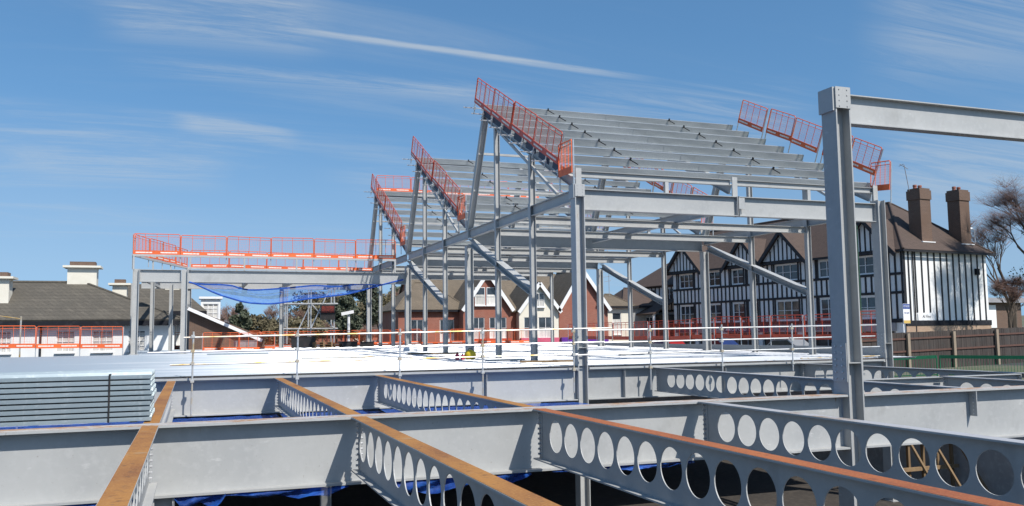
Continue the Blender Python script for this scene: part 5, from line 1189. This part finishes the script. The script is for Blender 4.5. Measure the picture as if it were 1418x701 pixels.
T = [(345, 128, 13, 5.5, 'bare', 'bare brown tree over the white inn end of the tree line'), (362, 118, 9.0, 5.0, 'olive', 'round olive bush-like tree below the blue net'), (333, 112, 10.5, 2.4, 'pine', 'narrow dark evergreen beside the inn roof'),
     (395, 135, 12, 5, 'bare', 'bare brown tree behind the mid wing column'), (412, 120, 8.5, 4.2, 'olive', 'olive tree behind the scaffold tower foot'), (428, 140, 13.0, 4.2, 'olive', 'tall olive-brown tree behind the scaffold tower'),
     (446, 150, 13.5, 5, 'bare', 'bare tree showing through the scaffold tower'), (466, 135, 12.0, 4.0, 'olive', 'olive-brown tree behind the hanging dark box'), (478, 130, 10.5, 4.2, 'pine', 'broad dark evergreen left of the white camera pole'), (499, 150, 14.8, 4.3, 'pine', 'dark pine with a pointed top right of the camera pole'),
     (513, 142, 14.6, 3.6, 'pine', 'pointed pine left of the rear wing column'), (524, 155, 15.5, 5, 'bare', 'pale bare tree behind the rear wing column'), (537, 150, 12.0, 4.4, 'olive', 'olive tree between the rear column and the brick house'), (551, 160, 12.8, 4.2, 'pine', 'dark evergreen against the end of the brick house'), (380, 165, 13.0, 5.5, 'bare', 'wide bare tree rising behind the olive trees'),
     (300, 140, 12, 4.6, 'bare', 'bare tree above the inn chimney by the net'), (318, 160, 12.5, 5, 'bare', 'thin bare tree behind the wing net end'), (458, 120, 7.5, 4.0, 'bare', 'low bare tree below the scaffold platform'), (505, 118, 6.5, 4.0, 'bare', 'low brown tree beside the camera pole foot'), (540, 125, 6.2, 4.0, 'bare', 'low brown tree by the brick house end'), (398, 110, 6.5, 4, 'bare', 'low brown tree behind the mid wing column')]
for k, (px, dist, H, R_, kind, lab) in enumerate(T): tree(lab, at(px, dist), H*.80, R_, kind, 100+k)
# far roofs between the trees
for k, (px, dist, w, lab) in enumerate(((452, 150, 9, 'distant red roofed house beyond the scaffold tower'), (478, 165, 8, 'distant brown roofed house left of the camera pole'), (533, 170, 8, 'distant red roofed house by the rear wing column'), (423, 170, 10, 'distant brown roofed house behind the scaffold foot'))):
    p = at(px, dist); house('distant_house', lab, p.x-w/2, p.y, w, 8, p.z, 1.2, 'brick_red' if k % 2 == 0 else 'cream_wall', 'tile_brown', 0, [(1.5, 2.7, -1.2, .2, 2, 0), (w-2.7, w-1.5, -1.2, .2, 2, 0)], ridge=(3.9,))
# ivy-clad bare tree at the right edge and low building behind it
dd = ray(1458, 460); p = V((0, 0, 0))+dd*(64/dd.dot(fw)); p.z = gz(p.x, p.y)-.1
o = tree('big bare twiggy tree with scraps of ivy beside the half-timbered end wall', p, 16.6, 6, 'bare', 77, None, tw=34)
c = MB(); rnd = random.Random(5)
for k in range(16): leafcloud(c, V((rnd.uniform(-3.0, 1.6), rnd.uniform(-1.2, 1.2), rnd.uniform(5.5, 10.4))), .7, .7, .6, 40, .15, rnd, .1)
c.build('ivy', 'leaf_ivy', o, local=True)
dd = ray(1405, 460); p = V((0, 0, 0))+dd*(84/dd.dot(fw)); p.z = gz(p.x, p.y)-.1
tree('second bare tree rising beyond the low outbuilding', p, 13.5, 5, 'bare', 78, None, tw=24)
dd = ray(1400, 460); p = V((0, 0, 0))+dd*(80/dd.dot(fw)); p.z = gz(p.x, p.y)-.1
tree('low brown twiggy tree below the big bare tree', p, 8.5, 3.6, 'bare', 79, None, tw=24)
ob_ = house('low_outbuilding', 'low flat outbuilding with a pale fascia beside the half-timbered end wall', 70.5, 67.5, 14, 5, -.4, 4.0, 'brick_brown', 'tile_grey', 8, [(2.0, 4.4, 1.8, 3.2, 2, 0)])
b = MB(); b.box((-.4, -.7, 4.25), (14.4, 5.3, 4.75)); b.build('flat_roof', 'fascia_grey', ob_, local=True)
b = MB(); b.box((5.5, -.06, 1.6), (9.5, -.003, 4.0)); b.build('garage_door', 'white_wall', ob_, local=True)
# unused prototypes never linked to a panel are removed
for D in PP.values():
    for ob in list(D.values()):
        if ob.parent is None: bpy.data.objects.remove(ob)
for ob in (POST, ARM):
    if ob.parent is None: bpy.data.objects.remove(ob)
for ob in bpy.data.objects:
    if 'used' in ob: del ob['used']
